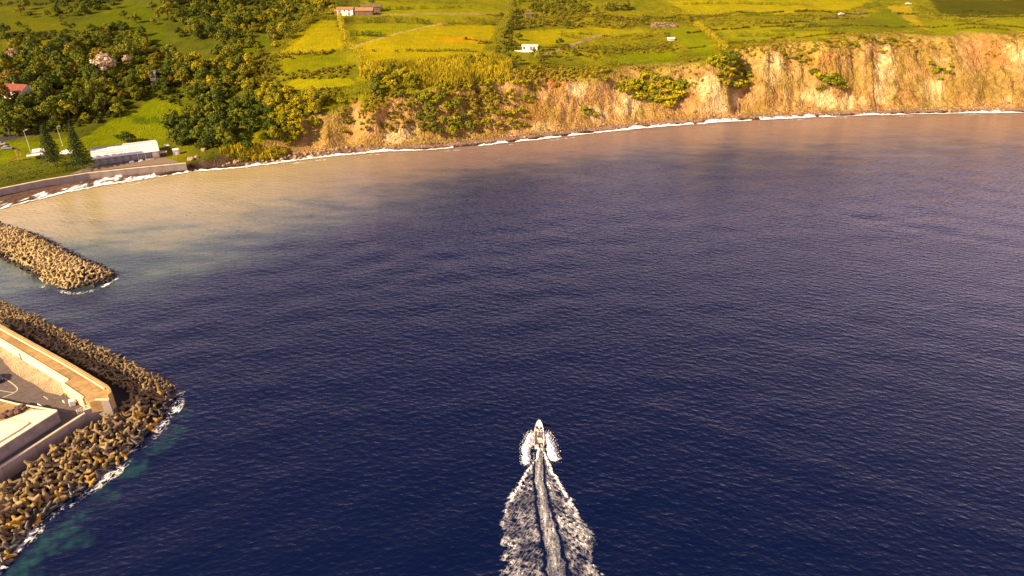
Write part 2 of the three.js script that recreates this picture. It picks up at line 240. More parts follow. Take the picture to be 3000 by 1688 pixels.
function landColour(x, y, z, d, s, steep) {
  const n1 = fbm(x / 22, z / 22, 4, 70), n2 = fbm(x / 3.1, z / 3.1, 3, 71);
  if (d < beachW(x) + 0.8) { const w = sstep(0.6, 2.6, d + n2 * 1.5); return (k => [lerp(.040, .115 + k * .12, w) * (1 + .5 * n2), lerp(.026, .068 + k * .07, w) * (1 + .5 * n2), lerp(.019, .045 + k * .05, w) * (1 + .5 * n2)])(sstep(-110, -60, x)); }
  let c = [.170 + .09 * n1 + .07 * n2, .152 + .06 * n1 + .06 * n2, .004];
  { const t = 1 - sstep(-165, -85, x + 60 * n1); c = c.map((v, i) => lerp(v, [.085 + .045 * n1 + .03 * n2, .090 + .045 * n1 + .03 * n2, .005][i], t)); }
  for (const [p, k, u] of FIELDS) if (inPoly(x + n2 * 2.6 + n1 * 2, z + 2.6 * n2 - n1 * 2, p)) { const m = 1 + u * (0.7 * n1 + 0.7 * n2 + 0.6 * fbm(x / 40, z / 2.2, 3, 73) + 0.5 * fbm(x / 9, z / 9, 3, 74)); c = [k[0] * m, k[1] * (1 + (m - 1) * 0.7), k[2]]; }
  for (const [p, w, k] of TRACKS) { const q = toLine(x, z, p) / w + 0.35 * n2; if (q < 1) { const t = 1 - sstep(0.6, 1, q); c = c.map((v, i) => lerp(v, k[i] * (1 + .3 * n2), t)); } }
  if (x > -125) { // bare earth where the cliff is steep
    const f = sstep(0.86, 0.70, s + 0.20 * n1 + 0.12 * n2) * sstep(-122, -108, x); if (s < 1.05) { const g = sstep(1.05, 0.9, s + 0.1 * n2) * sstep(-60, 120, x) * 0.8; c = c.map((v, i) => lerp(v, [.36, .235, .055][i] * (1 + .3 * n2 + .3 * n1), g)); }
    if (f > 0) {
      const st = fbm((x + 0.25 * y + 3 * vnoise(x / 11, y / 11, 79)) / 2.6, y / 9, 4, 80), bl = fbm(x / 9, y / 6, 4, 81), fine = fbm(x * 0.9, y * 0.8, 3, 82);
      let e = [.38 + .14 * bl + .12 * st + .14 * fine, .212 + .085 * bl + .075 * st + .08 * fine, .070 + .045 * bl + .03 * st + .035 * fine];
      const at = (l, sc) => { let m = 0; for (const [p, rx, ry] of l) { const py = ground(p[0], p[1]), q = Math.hypot((x - p[0]) / rx, (y - py) / ry) + 0.75 * fbm(x / 4.5, y / 4.5, 4, sc); m = Math.max(m, 1 - sstep(0.55, 1.05, q)); } return m; };
      const pa = at(PALE, 83), ru = at(RUST, 84), gr = at(GREEN, 85);
      e = e.map((v, i) => lerp(v, [.66, .45, .20][i] * (1 + .2 * fine + .15 * st), pa * 0.9));
      e = e.map((v, i) => lerp(v, [.42, .17, .05][i] * (1 + .3 * fine), ru * 0.7));
      let gv = Math.max(gr * 0.75, 0.8 * sstep(0.02, 0.30, fbm(x / 11, y / 8, 4, 86) + 0.06 * (x < 60 ? 1 : 0)));
      gv *= 0.75 + 0.5 * fine;
      e = e.map((v, i) => lerp(v, [.235, .165, .028][i] * (1 + .4 * fine), clamp(gv)));
      c = c.map((v, i) => lerp(v, Math.max(0.01, e[i]), f));
    }
  }
  return c;
}
{
  const X = [], D = [];
  for (let x = -660; x < -340; x += 8) X.push(x); for (let x = -340; x < -110; x += 1.1) X.push(x); for (let x = -110; x <= 340; x += 0.72) X.push(x); for (let x = 341; x <= 400; x += 1.5) X.push(x); for (let x = 408; x < 700; x += 8) X.push(x);
  for (let d = -26; d < 0; d += 2) D.push(d); for (let d = 0; d < 52; d += 0.55) D.push(d); { let d = 52, st = 1.1; while (d < 620) { D.push(d); d += st; st = Math.min(9, st * 1.022); } }
  const nx = X.length, nd = D.length, P = new Float32Array(nx * nd * 3), C = new Float32Array(nx * nd * 3), UV = new Float32Array(nx * nd * 2), S = new Float32Array(nx * nd);
  X.forEach((x, i) => {
    const z0 = shoreZ(x), k = shoreK(x);
    D.forEach((d, j) => { const o = j * nx + i, z = z0 - d * k, y = ground(x, z); P[o * 3] = x; P[o * 3 + 1] = y; P[o * 3 + 2] = z; S[o] = d > beachW(x) ? cliffPart(x, z, d) : -1; UV[o * 2] = x / 11; UV[o * 2 + 1] = (d + y * 0.8) / 11; });
  });
  for (let j = 0; j < nd; j++) for (let i = 0; i < nx; i++) { const o = j * nx + i; const c = D[j] < -4 ? [.05, .04, .03] : landColour(P[o * 3], P[o * 3 + 1], P[o * 3 + 2], D[j], S[o], 0); C.set(c, o * 3); }
  const parts = { shingle_beach: [], earth_cliff: [], hillside: [] };
  for (let j = 0; j + 1 < nd; j++) for (let i = 0; i + 1 < nx; i++) {
    const a = j * nx + i, b = a + 1, c = a + nx, e = c + 1, k = D[j] < 4 ? 'shingle_beach' : D[j] < 46 && X[i] > -118 ? 'earth_cliff' : 'hillside';
    parts[k].push(a, b, c, b, e, c);
  }
  const all = new THREE.BufferGeometry(); all.setAttribute('position', new THREE.BufferAttribute(P, 3)); all.setIndex([...parts.shingle_beach, ...parts.earth_cliff].concat(parts.hillside)); all.computeVertexNormals();
  const NN = all.attributes.normal.array;
  for (const k in parts) {
    const id = new Map(), p = [], n = [], c = [], u = [], ix = parts[k].map(o => { let q = id.get(o); if (q === undefined) { q = id.size; id.set(o, q); p.push(P[o * 3], P[o * 3 + 1], P[o * 3 + 2]); n.push(NN[o * 3], NN[o * 3 + 1], NN[o * 3 + 2]); c.push(C[o * 3], C[o * 3 + 1], C[o * 3 + 2]); u.push(UV[o * 2], UV[o * 2 + 1]); } return q; });
    const g = new THREE.BufferGeometry(); g.setAttribute('position', new THREE.Float32BufferAttribute(p, 3)); g.setAttribute('normal', new THREE.Float32BufferAttribute(n, 3)); g.setAttribute('color', new THREE.Float32BufferAttribute(c, 3)); g.setAttribute('uv', new THREE.Float32BufferAttribute(u, 2)); g.setIndex(ix);
    structure(mesh(k, g, new THREE.MeshPhysicalMaterial({ vertexColors: true, map: grainMap, roughness: 0.95, specularIntensity: 0.05, bumpMap: roughBump, bumpScale: k === 'earth_cliff' ? 0.9 : 0.3 })));
  }
}
// ------------------------------------------------------------------ vegetation
function leaves(blobs, rnd, squash = 1) { // blobs: [x, y, z, radius, count, leaf size]; small bent leaf sprays on and inside each blob
  const P = [], N = [], C = [], I = [], a = new THREE.Vector3(), t = new THREE.Vector3(), b = new THREE.Vector3(), n = new THREE.Vector3();
  for (const [x, y, z, r, count, ls] of blobs) for (let k = 0; k < count; k++) {
    n.set(R(rnd, -1, 1), R(rnd, -0.55, 1), R(rnd, -1, 1)); if (n.lengthSq() < 0.05) n.set(0, 1, 0); n.normalize();
    const rr = r * (0.55 + 0.5 * Math.pow(rnd(), 0.5)); a.set(x + n.x * rr, y + n.y * rr * squash, z + n.z * rr);
    n.x += R(rnd, -0.7, 0.7); n.y += R(rnd, -0.5, 0.8); n.z += R(rnd, -0.7, 0.7); n.normalize();
    t.set(R(rnd, -1, 1), R(rnd, -1, 1), R(rnd, -1, 1)).cross(n).normalize(); b.crossVectors(n, t);
    const s = ls * R(rnd, 0.6, 1.3), w = s * R(rnd, 0.45, 0.8), o = P.length / 3, v = R(rnd, 0.72, 1.3), dr = R(rnd, -0.18, 0.1) * s;
    for (const [q, e, f] of [[-1, 0, 0], [0, -1, 1], [1, 0, 0], [0, 1, 1]]) { P.push(a.x + t.x * q * s + b.x * e * w + n.x * f * dr, a.y + t.y * q * s + b.y * e * w + n.y * f * dr, a.z + t.z * q * s + b.z * e * w + n.z * f * dr); N.push(n.x, n.y, n.z); C.push(v, v * R(rnd, 0.93, 1.05), v); }
    I.push(o, o + 1, o + 3, o + 1, o + 2, o + 3);
  }
  const g = new THREE.BufferGeometry(); g.setAttribute('position', new THREE.Float32BufferAttribute(P, 3)); g.setAttribute('normal', new THREE.Float32BufferAttribute(N, 3)); g.setAttribute('color', new THREE.Float32BufferAttribute(C, 3)); g.setIndex(I); return g;
}
const leafMat = (r, g, b) => new THREE.MeshPhysicalMaterial({ color: rgb(r, g, b), vertexColors: true, roughness: 0.8, specularIntensity: 0.25, side: THREE.DoubleSide });
const LEAF = { dark: leafMat(.058, .078, .006), deep: leafMat(.084, .100, .006), mid: leafMat(.120, .126, .006), olive: leafMat(.172, .156, .006), gold: leafMat(.300, .238, .006), lime: leafMat(.215, .208, .005), rust: leafMat(.175, .112, .010), beige: leafMat(.46, .33, .20), pine: leafMat(.050, .070, .010) };
const TONE = { dark: 'dark green', deep: 'deep green', mid: 'mid green', olive: 'olive', gold: 'golden yellow', lime: 'bright green', rust: 'rust brown', beige: 'pale beige' };
const bark = std([.085, .060, .040], 0.95), paleBark = std([.20, .155, .11], 0.95);
function limb(a, b, r0, r1, n = 6) { const A = new THREE.Vector3(...a), B = new THREE.Vector3(...b), g = new THREE.CylinderGeometry(r1, r0, A.distanceTo(B), n, 1, true); g.applyQuaternion(new THREE.Quaternion().setFromUnitVectors(new THREE.Vector3(0, 1, 0), B.clone().sub(A).normalize())); g.translate((A.x + B.x) / 2, (A.y + B.y) / 2, (A.z + B.z) / 2); return g; }
const crownShapes = [], trunkShapes = [];
for (let v = 0; v < 6; v++) { // broad crowns about 7 m tall and 7 m wide: clumps carried on limbs
  const r = rngOf(100 + v * 13), blobs = [], limbs = [limb([0, -0.6, 0], [R(r, -.2, .2), 2.4, R(r, -.2, .2)], 0.34, 0.22)], m = 11 + (v % 3) * 2;
  for (let k = 0; k < m; k++) { const th = k * 2.4 + r(), ring = k < 3 ? R(r, 0.2, 0.9) : R(r, 1.5, 2.7), y = k < 3 ? R(r, 5.0, 5.9) : R(r, 2.5, 4.8), x = Math.cos(th) * ring, z = Math.sin(th) * ring; blobs.push([x, y, z, R(r, 0.75, 1.7), 58, 0.36]); blobs.push([x + R(r, -1, 1), y + R(r, -.6, .9), z + R(r, -1, 1), R(r, 0.4, 0.9), 24, 0.34]); if (k < 7) limbs.push(limb([0, 2.1, 0], [x * .8, y - .3, z * .8], 0.16, 0.05, 5)); }
  crownShapes.push(leaves(blobs, r, 0.8)); trunkShapes.push(join(limbs));
}
const bushShapes = [];
for (let v = 0; v < 4; v++) { const r = rngOf(300 + v * 17), blobs = []; for (let k = 0; k < 7; k++) { const th = k * 2.4, q = k ? R(r, 0.6, 1.5) : 0; blobs.push([Math.cos(th) * q, R(r, 0.5, 1.35), Math.sin(th) * q, R(r, 0.6, 1.0), 46, 0.30]); } bushShapes.push(leaves(blobs, r, 0.85)); }
const bushStem = join([limb([0, -0.5, 0], [0.25, 0.9, 0.1], 0.10, 0.04, 5), limb([0, -0.5, 0], [-0.3, 0.8, 0.2], 0.09, 0.04, 5), limb([0, -0.5, 0], [0.05, 0.9, -0.35], 0.09, 0.04, 5)]);
function tree(name, label, group, x, z, s, tint, v, turn, tall = 1, barkMat = bark) {
  const t = thing(name, label, 'tree', [x, ground(x, z) - 0.1, z], turn, group); t.scale.set(s, s * tall, s);
  mesh('trunk', trunkShapes[v], barkMat, t); mesh('crown', crownShapes[v], LEAF[tint], t); return t;
}
function bush(name, label, group, x, z, s, tint, v, turn, tall = 1) {
  const t = thing(name, label, 'bush', [x, ground(x, z) - 0.15, z], turn, group); t.scale.set(s, s * tall, s);
  mesh('stem', bushStem, bark, t); mesh('foliage', bushShapes[v], LEAF[tint], t); return t;
}
function spots(poly, n, gap, r, keep) { // up to n points inside an outline, at least gap apart
  let a = 1e9, b = -1e9, c = 1e9, d = -1e9; for (const [x, z] of poly) { a = Math.min(a, x); b = Math.max(b, x); c = Math.min(c, z); d = Math.max(d, z); }
  const out = []; for (let k = 0; k < n * 60 && out.length < n; k++) { const x = R(r, a, b), z = R(r, c, d); if (inPoly(x, z, poly) && (!keep || keep(x, z)) && out.every(q => Math.hypot(q[0] - x, q[1] - z) > gap)) out.push([x, z]); }
  return out;
}
const pick = (r, list) => list[Math.floor(r() * list.length)];
const LAWN = FIELDS[17][0];
const WOODS = [ // [outline, count, gap, size range, tints, label, group]
  [[[-309.5, -431.7], [-288.1, -433.6], [-269.2, -441], [-245.1, -425.8], [-213.5, -433.8], [-191.6, -409.2], [-174.2, -399.6], [-172.2, -372.9], [-191.5, -370.4], [-204.8, -352.2], [-207.4, -329.8], [-225.5, -318.7], [-237, -311.7]], 66, 5.6, [1.0, 1.6], ['dark', 'deep', 'deep', 'mid', 'olive', 'dark', 'mid', 'olive', 'deep', 'rust', 'mid'], 'tree in the mixed wood on the left slope round the pale tree', 'trees of the mixed wood on the left slope'],
  [[[-193.7, -409.4], [-163.5, -421.5], [-143.9, -397], [-134.2, -370.4], [-149.4, -360.4], [-167.3, -359.8], [-176.1, -373.5]], 24, 5.2, [.95, 1.4], ['olive', 'mid', 'gold', 'olive', 'deep'], 'tree between the mixed wood and the small hill field', 'olive trees above the clearing'],
  [[[-261.2, -553.2], [-231, -555], [-193.7, -551.1], [-177.3, -491.4], [-171.6, -439.9], [-192, -449.4], [-209, -454.4], [-236.4, -499.6]], 34, 6.2, [1.0, 1.55], ['deep', 'mid', 'dark', 'olive', 'deep'], 'tree in the wood at the top left behind the sloping pasture', 'trees of the upper wood'],
  [[[-350.9, -562.1], [-292.9, -560.7], [-289.5, -526.6], [-307, -513.1], [-322.7, -517.7]], 16, 6, [.7, 1.15], ['deep', 'dark', 'mid'], 'tree in the clump at the top edge above the left pasture', 'trees of the top edge clump'],
  [[[-282.2, -465.9], [-269, -493.9], [-232.2, -452.9], [-215.9, -439.6], [-232.6, -434.5], [-260.8, -441.1]], 16, 5.5, [.6, 1.05], ['deep', 'mid', 'olive', 'dark'], 'tree in the belt between the left pasture and the pale tree', 'trees of the middle belt'],
  [[[-166.5, -326.6], [-163.1, -341.7], [-152.9, -349.6], [-133.7, -356.5], [-116.8, -334.1], [-110.1, -309], [-117.1, -300.8], [-138, -299.6], [-155.5, -306.1]], 30, 5.0, [1.0, 1.5], ['dark', 'dark', 'deep', 'deep', 'mid'], 'tree in the shore grove right of the long white building', 'trees of the grove by the shore'],
  [[[-132.7, -356.3], [-118.9, -361.8], [-95.1, -339.4], [-92.5, -330.1], [-97, -321.9], [-106, -310.2], [-111.2, -307.5], [-116.8, -334.1]], 24, 4.2, [.8, 1.2], ['gold', 'gold', 'olive', 'lime'], 'tree on the headland slope at the left end of the cliff', 'trees of the headland'],
  [[[-78.5, -367], [-60.8, -368.9], [-42.5, -347.2], [-42.2, -340.1], [-53.6, -336.3], [-66.7, -338.1]], 20, 3.8, [.65, 1.05], ['lime', 'mid', 'gold', 'mid'], 'tree on the cliff top above the dark gully', 'trees at the head of the gully'],
  [[[-52.1, -339.6], [-38.8, -342], [-25.4, -340.3], [-17.9, -337.6], [-28.7, -332.5], [-43.4, -329.3]], 24, 3.2, [.65, 1.0], ['deep', 'mid', 'lime', 'mid'], 'tree on the lower cliff slope just above the beach', 'trees low on the cliff'],
  [[[-180.7, -441.6], [-174.8, -491], [-152.1, -548.2], [-134.3, -542.5], [-127.4, -506.1], [-134.3, -468.1], [-136.6, -427.9], [-146.7, -413.1], [-162.6, -418.7]], 26, 6.0, [.8, 1.25], ['olive', 'mid', 'deep', 'olive', 'gold'], 'tree on the slope between the upper wood and the hill field', 'trees left of the hill field'],
  [[[-371.8, -533.1], [-339.8, -541.9], [-290.8, -473.8], [-291.6, -443.6], [-315.6, -441.6]], 9, 9, [.6, 1.1], ['deep', 'mid', 'dark', 'olive'], 'tree scattered over the upper left pasture', 'trees of the upper left pasture'],
  [[[-282.8, -507.8], [-258, -533.6], [-215.2, -445.5], [-226.7, -440.1], [-256.7, -472.7]], 7, 9, [.6, 1.1], ['deep', 'mid', 'olive'], 'tree standing in the sloping pasture left of the upper wood', 'trees of the sloping pasture'],
  [[[63, -577.7], [96.8, -598.2], [92.5, -550.6], [59.4, -529]], 9, 5, [.7, 1.1], ['olive', 'mid'], 'tree in the row at the top edge behind the white bungalow', 'trees of the top row'],
  [[[-31.3, -382.1], [-3.8, -400.6], [19.8, -413.1], [39.8, -414.9], [38.4, -398.4], [0, -369.6], [-28.2, -363.6]], 16, 4.8, [.5, .8], ['olive', 'gold', 'mid', 'olive'], 'tree along the cliff edge above the pale central cliff', 'trees along the cliff edge'],
];
{
  const r = rngOf(2024);
  for (const [poly, n, gap, [s0, s1], tints, label, group] of WOODS)
    for (const [x, z] of spots(poly, n, gap, r, (x, z) => !inPoly(x, z, LAWN) && inland(x, z) > 6 && toLine(x, z, [[-260, -359], [-250.3, -360.8]]) > 6)) { const s = R(r, s0, s1), tint = pick(r, tints), big = (s - s0) / (s1 - s0); tree('broadleaf_tree', (big > .66 ? 'large ' : big < .33 ? 'small ' : '') + TONE[tint] + ' ' + label, group, x, z, s, tint, Math.floor(r() * 6), r() * 6.28, R(r, 0.85, 1.15)); }
  const one = (name, label, [x, z], s, tint, v, tall, bk) => tree(name, label, null, x, z, s, tint, v, v * 1.3, tall, bk);
  one('pale_tree', 'large pale beige tree without green leaves standing above the mixed wood', [-227.8, -396], 2.1, 'beige', 1, 0.85, paleBark);
  one('pale_tree', 'small pale beige tree just right of the large pale one', [-223.3, -412.6], 1.0, 'beige', 2, 0.85, paleBark);
  one('pale_tree', 'small pale greyish tree at the far left behind the red roofed house', [-292, -417.3], 0.9, 'beige', 3, 1.1, paleBark);
  one('russet_tree', 'round rust orange tree between the red roofed house and the lawn', [-218, -353.9], 1.15, 'rust', 0, 0.9);
  one('dark_bush_tree', 'round dark tree standing alone on the lawn behind the long white building', [-179, -312.7], 1.25, 'dark', 4, 0.7);
  one('dark_bush_tree', 'dark spreading tree in the middle of the upper left pasture', [-267.2, -463.4], 1.2, 'deep', 5, 0.8);
  one('dark_bush_tree', 'dark leaning tree casting a long shadow on the upper pasture', [-231, -447.7], 1.35, 'deep', 2, 0.9);
  one('bright_green_tree', 'bright green spreading tree at the left edge of the lawn clearing', [-198.6, -346.4], 1.2, 'lime', 3, 0.7);
  one('field_tree', 'lone dark tree beside the stone ruin at the hedge', [91.2, -504.5], 0.95, 'mid', 1, 0.9);
  one('field_tree', 'small round tree beside the little grey shed in the field', [97.7, -453], 0.55, 'mid', 0, 0.8);
  one('field_tree', 'dark tree in the shade left of the ruin above the lane', [36.4, -482.8], 0.95, 'deep', 3, 0.9);
  one('field_tree', 'tree standing just left of the white farmhouse with orange roof', [-123.4, -503.8], 0.9, 'gold', 5, 1.0);
  one('field_tree', 'tree behind the barn beside the white farmhouse', [-101.5, -534], 0.7, 'mid', 4, 0.9);
  one('field_tree', 'dark tree by the white bungalow on the cliff top', [4.2, -443.9], 0.8, 'deep', 2, 0.85);
  one('field_tree', 'dark tree right of the white bungalow beside the lane', [29, -435.2], 0.8, 'dark', 0, 0.85);
  // Norfolk pines: tiers of drooping branches round a straight stem
  const pine = (label, [x, z], H, v) => {
    const t = thing('norfolk_pine', label, 'conifer', [x, ground(x, z) - 0.1, z], v, 'norfolk pines by the sea wall'), q = rngOf(700 + v), blobs = [], br = [];
    mesh('trunk', limb([0, -0.3, 0], [0, H * 0.97, 0], 0.28, 0.05), bark, t);
    const tiers = Math.round(H / 0.95);
    for (let k = 0; k < tiers; k++) { const f = k / tiers, y = H * (0.14 + 0.86 * f), L = (1 - f) * H * 0.24 + 0.45; for (let m = 0; m < 7; m++) { const th = m * 0.898 + k * 0.5 + R(q, -.15, .15), cx = Math.cos(th), cz = Math.sin(th); br.push(limb([0, y, 0], [cx * L, y - L * 0.12, cz * L], 0.05, 0.02, 4)); for (let e = 0.25; e <= 1.01; e += 0.25) blobs.push([cx * L * e, y - L * 0.12 * e, cz * L * e, 0.34 + 0.14 * (1 - e), 13, 0.26]); } }
    mesh('branches', join(br), bark, t); mesh('needles', leaves(blobs, q, 0.6), LEAF.pine, t);
  };
  pine('tall narrow conifer standing right against the left end of the long white building', [-181.7, -278.9], 19, 1);
  pine('tall conifer left of the white canopy beside the sea wall', [-195.2, -282.1], 18.5, 2);

  // hedges
  const hedge = (label, pts, w, h, tint, gap = 0) => { w *= 1.25; h *= 1.4;
    const blobs = [], q = rngOf(Math.round(pts[0][0] * 31 + pts[0][1] * 7) + 5);
    for (let i = 0; i + 1 < pts.length; i++) { const L = Math.hypot(pts[i + 1][0] - pts[i][0], pts[i + 1][1] - pts[i][1]), n = Math.max(2, Math.round(L / (w * 0.5))); for (let k = 0; k < n; k++) { const f = (k + R(q, -.3, .3)) / n, x = lerp(pts[i][0], pts[i + 1][0], f) + R(q, -.3, .3), z = lerp(pts[i][1], pts[i + 1][1], f) + R(q, -.3, .3); if (gap && vnoise(x / 4, z / 4, 97) < gap - 0.8) continue; const rr = w * R(q, 0.38, 0.62); for (let y = rr * 0.6; y < h; y += rr * 1.2) blobs.push([x, ground(x, z) + y, z, rr, 22, 0.30]); } }
    const g = leaves(blobs, q, 0.9); const cx = pts[0][0], cz = pts[0][1], cy = ground(cx, cz); g.translate(-cx, -cy, -cz); const m = mesh('hedge', g, LEAF[tint]); m.position.set(cx, cy, cz); return tag(m, label, 'hedge');
  };
  hedge('tall hedge running down from the white farmhouse between two fields', [[-115.5, -488.7], [-104.7, -447], [-95.3, -417.5]], 2.8, 4.2, 'gold');
  hedge('tall dense hedge at the lower corner of the big yellow field', [[-92.5, -412.3], [-83.7, -395.9], [-81.4, -385.3]], 3, 4, 'gold');
  hedge('high dark hedge along the right side of the big yellow field', [[-0.5, -529], [-4.4, -471.3], [-9.5, -414.8]], 4.0, 6, 'olive');
  hedge('broken dark hedge along the upper edge of the upper field', [[-98.8, -473.1], [-84.6, -474.5], [-67.1, -476.9], [-51.5, -472.3]], 1.8, 2.0, 'dark', .45);
  hedge('low hedge along the top of the big yellow field near its right end', [[-41.9, -474.4], [-24.7, -477.7], [-8.6, -482.1]], 1.8, 1.7, 'mid', .3);
  hedge('short dark hedge across the upper field beside the track', [[-97.7, -439.2], [-89.5, -439.9], [-76.4, -436.2]], 1.7, 2.0, 'dark', .3);
  hedge('hedge curving along the left edge of the small hill field', [[-135.8, -420.4], [-134.7, -444.5], [-132.7, -470.4], [-128.8, -491.7], [-122.7, -493.2]], 3, 3.4, 'olive');
  hedge('pale bushy hedge below the small hill field', [[-137.4, -408.5], [-128.1, -411.1], [-116.9, -410.4], [-107.7, -404.6]], 2.6, 2.4, 'gold', .2);
  hedge('faint scrubby hedge across the foot of the big yellow field', [[-60.3, -406.7], [-46.5, -405], [-31.1, -406.8], [-19.5, -406.8]], 1.2, 0.9, 'olive', .35);
  hedge('wide bushy hedge band right of the stone ruin', [[111.2, -515.2], [134.2, -521.1], [145.8, -501.7], [159.5, -499]], 4, 3, 'olive');
  hedge('yellow hedge on the upper side of the wide hedge band', [[116, -539.9], [137.4, -545.2], [149.5, -524.7], [162.3, -518.6]], 2.4, 2, 'gold');
  hedge('diagonal yellow hedge running down to the cliff top from the ruin', [[124.5, -494.2], [123.6, -457.7], [122.9, -421.2], [123, -408.5]], 2.4, 2.4, 'gold');
  hedge('dark dotted hedge right of the diagonal hedge, upper row', [[123.6, -450.1], [140.8, -443.8], [158.2, -439.7], [173, -440.6]], 1.8, 1.6, 'mid', .35);
  hedge('dark dotted hedge right of the diagonal hedge, lower row', [[123.6, -427.4], [138.4, -421.8], [149.7, -414.2]], 1.6, 1.4, 'mid', .4);
  hedge('row of dark bushes between the upper right fields', [[165.4, -517], [185.7, -523.5], [192, -493.6], [200.2, -462.7]], 2, 1.8, 'mid', .4);
  hedge('dark hedge bank beside the pale strip field at the top right', [[266.1, -555.5], [287.9, -574.8], [303.4, -574]], 3.5, 3, 'deep');
  hedge('sparse hedge along the lower side of the dark upper right field', [[290.7, -528.2], [283.7, -496.9], [288.9, -473.9], [312.3, -482.8]], 1.6, 1.4, 'olive', .4);
  hedge('dotted scrub hedge in the far field at the top right edge', [[310.3, -561.5], [307.8, -537.3], [298.5, -511.1]], 2, 1.6, 'mid', .4);
  hedge('dark bank of shrubs above the white bungalow lane', [[30.6, -461.5], [38.8, -455], [45.4, -450.8]], 2.4, 2, 'deep');
  hedge('shrub row across the middle slope above the green cliff field', [[63.4, -461.5], [75.2, -452.7], [91, -463.6]], 2.6, 2.4, 'olive', .3);
  hedge('shrub row above the small green field near the cliff', [[44.5, -434.2], [59.4, -428.9], [78.2, -431], [94.8, -432.3]], 2.4, 2.2, 'mid', .3);
  hedge('dense shrub row below the small green field near the cliff', [[52.3, -401.8], [67.9, -402.2], [82.9, -399.1], [97.9, -397.9], [105.6, -399.3]], 3, 2.6, 'mid');
  hedge('long dark hedge running inland from the big yellow field to the top edge', [[-2.4, -505.6], [-0.8, -545.5], [0, -579.4]], 4, 5, 'mid');
  hedge('tall shrub belt between the upper field and the top edge', [[7.1, -501.9], [28.4, -504.4], [46.8, -497.2]], 3.5, 3, 'olive', .2);
  hedge('thin hedge across the golden fields at the top right', [[135.4, -583.7], [167.3, -582.3], [200.4, -568.6], [228.2, -558.3]], 1.6, 1.3, 'olive', .35);
  hedge('thin hedge along the lower golden field above the right cliff', [[163.7, -456.4], [184.1, -454], [204.6, -442.3]], 1.8, 1.5, 'mid', .35);
  hedge('scrubby hedge line above the farmhouse track', [[-91.1, -515.2], [-63.6, -526.2], [-29.9, -536.2]], 1.6, 1.4, 'olive', .4);
  hedge('dark hedge left of the farmhouse climbing to the top edge', [[-120.7, -510], [-125.9, -532.2], [-128.8, -544.7]], 3, 4.5, 'deep');
  hedge('dark leafy hedge bank between the sea wall and the playground', [[-210.7, -264.2], [-202.4, -270.7], [-193.2, -276.5], [-186.2, -283]], 5.5, 4.2, 'deep');
  hedge('dark lower hedge right behind the sea wall coping', [[-206.1, -256.9], [-197.7, -267.2], [-189.6, -274.6], [-182.2, -280.5]], 3.4, 2.4, 'dark');

  // bushes that stand out on the cliffs and in the fields
  const BUSHES = [
    [[[54.1, -382.6], [76.4, -393.1], [97.6, -387.7], [92.7, -383.8], [86.1, -377.1], [75.3, -380.8], [63.4, -378.5]], 40, 1.9, [1.3, 2.2], ['gold', 'lime', 'gold', 'mid'], 'bush in the wedge of scrub hanging on the central cliff', 'bushes of the hanging wedge'],
    [[[106.8, -391.4], [123.8, -403.2], [135.6, -406], [135, -399.2], [130.5, -393.9], [114.6, -384.2]], 34, 1.9, [1.3, 2.2], ['gold', 'lime', 'olive', 'mid'], 'bush in the scrub patch where the right cliff begins', 'bushes at the start of the right cliff'],
    [[[34.3, -362.8], [43.8, -367.6], [46.4, -364], [36, -359.1]], 7, 1.6, [.8, 1.3], ['lime', 'gold'], 'bush low on the central cliff near the water', 'bright bushes low on the central cliff'],
    [[[170.1, -404], [177.3, -400.8], [193.1, -402.1], [190.3, -399], [175.6, -397.7]], 16, 1.9, [1.1, 1.9], ['lime', 'mid', 'gold'], 'bush in the diagonal patch across the right cliff', 'bushes of the diagonal patch'],
    [[[245.4, -416.7], [255, -416.3], [259.8, -413], [250.6, -411.4]], 8, 2, [.8, 1.3], ['lime', 'olive'], 'bush high on the far right cliff face', 'bushes on the far right cliff face'],
    [[[177.2, -414.2], [204, -422.3], [243.4, -431], [220.7, -420.8], [186.8, -412.3]], 22, 3.0, [.6, 1.2], ['gold', 'olive', 'mid'], 'bush along the top edge of the right cliff', 'bushes on the right cliff edge'],
    [[[153.3, -408.7], [174.5, -411.7], [173.1, -407], [164.8, -407.2]], 12, 2.2, [.7, 1.2], ['gold', 'olive', 'lime'], 'bush on the upper left shoulder of the right cliff', 'bushes on the shoulder of the right cliff'],
    [[[0, -360.4], [9.8, -364.8], [10.7, -359], [3.5, -355.3]], 8, 1.8, [.7, 1.2], ['lime', 'gold'], 'bush in the green streak down the left part of the central cliff', 'bushes of the left streak'],
    [[[-1.7, -350.1], [7.9, -354.3], [7, -349], [-3.5, -343.3], [-15.4, -339.4], [-13.7, -343.3]], 16, 1.9, [.8, 1.4], ['gold', 'lime', 'olive'], 'bush at the foot of the cliff right of the dark trees', 'bushes at the cliff foot'],
    [[[-85.8, -344.3], [-79.8, -343.9], [-77.4, -329.7], [-81.8, -326.3]], 8, 1.6, [.8, 1.3], ['mid', 'lime'], 'bush hanging in the dark gully of the headland', 'bushes in the dark gully'],
    [[[-122.2, -298.8], [-109.8, -307.5], [-102.9, -309.2], [-106.2, -304.1], [-120.9, -297.4]], 12, 2, [.8, 1.3], ['gold', 'olive', 'mid'], 'shrub on the rocky bank below the headland', 'shrubs on the rocky bank'],
  ];
  for (const [poly, n, gap, [s0, s1], tints, label, group] of BUSHES) for (const [x, z] of spots(poly, n, gap, r)) { const s = R(r, s0, s1), tint = pick(r, tints), big = (s - s0) / (s1 - s0); bush('bush', (big > .6 ? 'large ' : big < .3 ? 'small ' : '') + TONE[tint] + ' ' + label, group, x, z, s, tint, Math.floor(r() * 4), r() * 6.28, R(r, .8, 1.15)); }
}
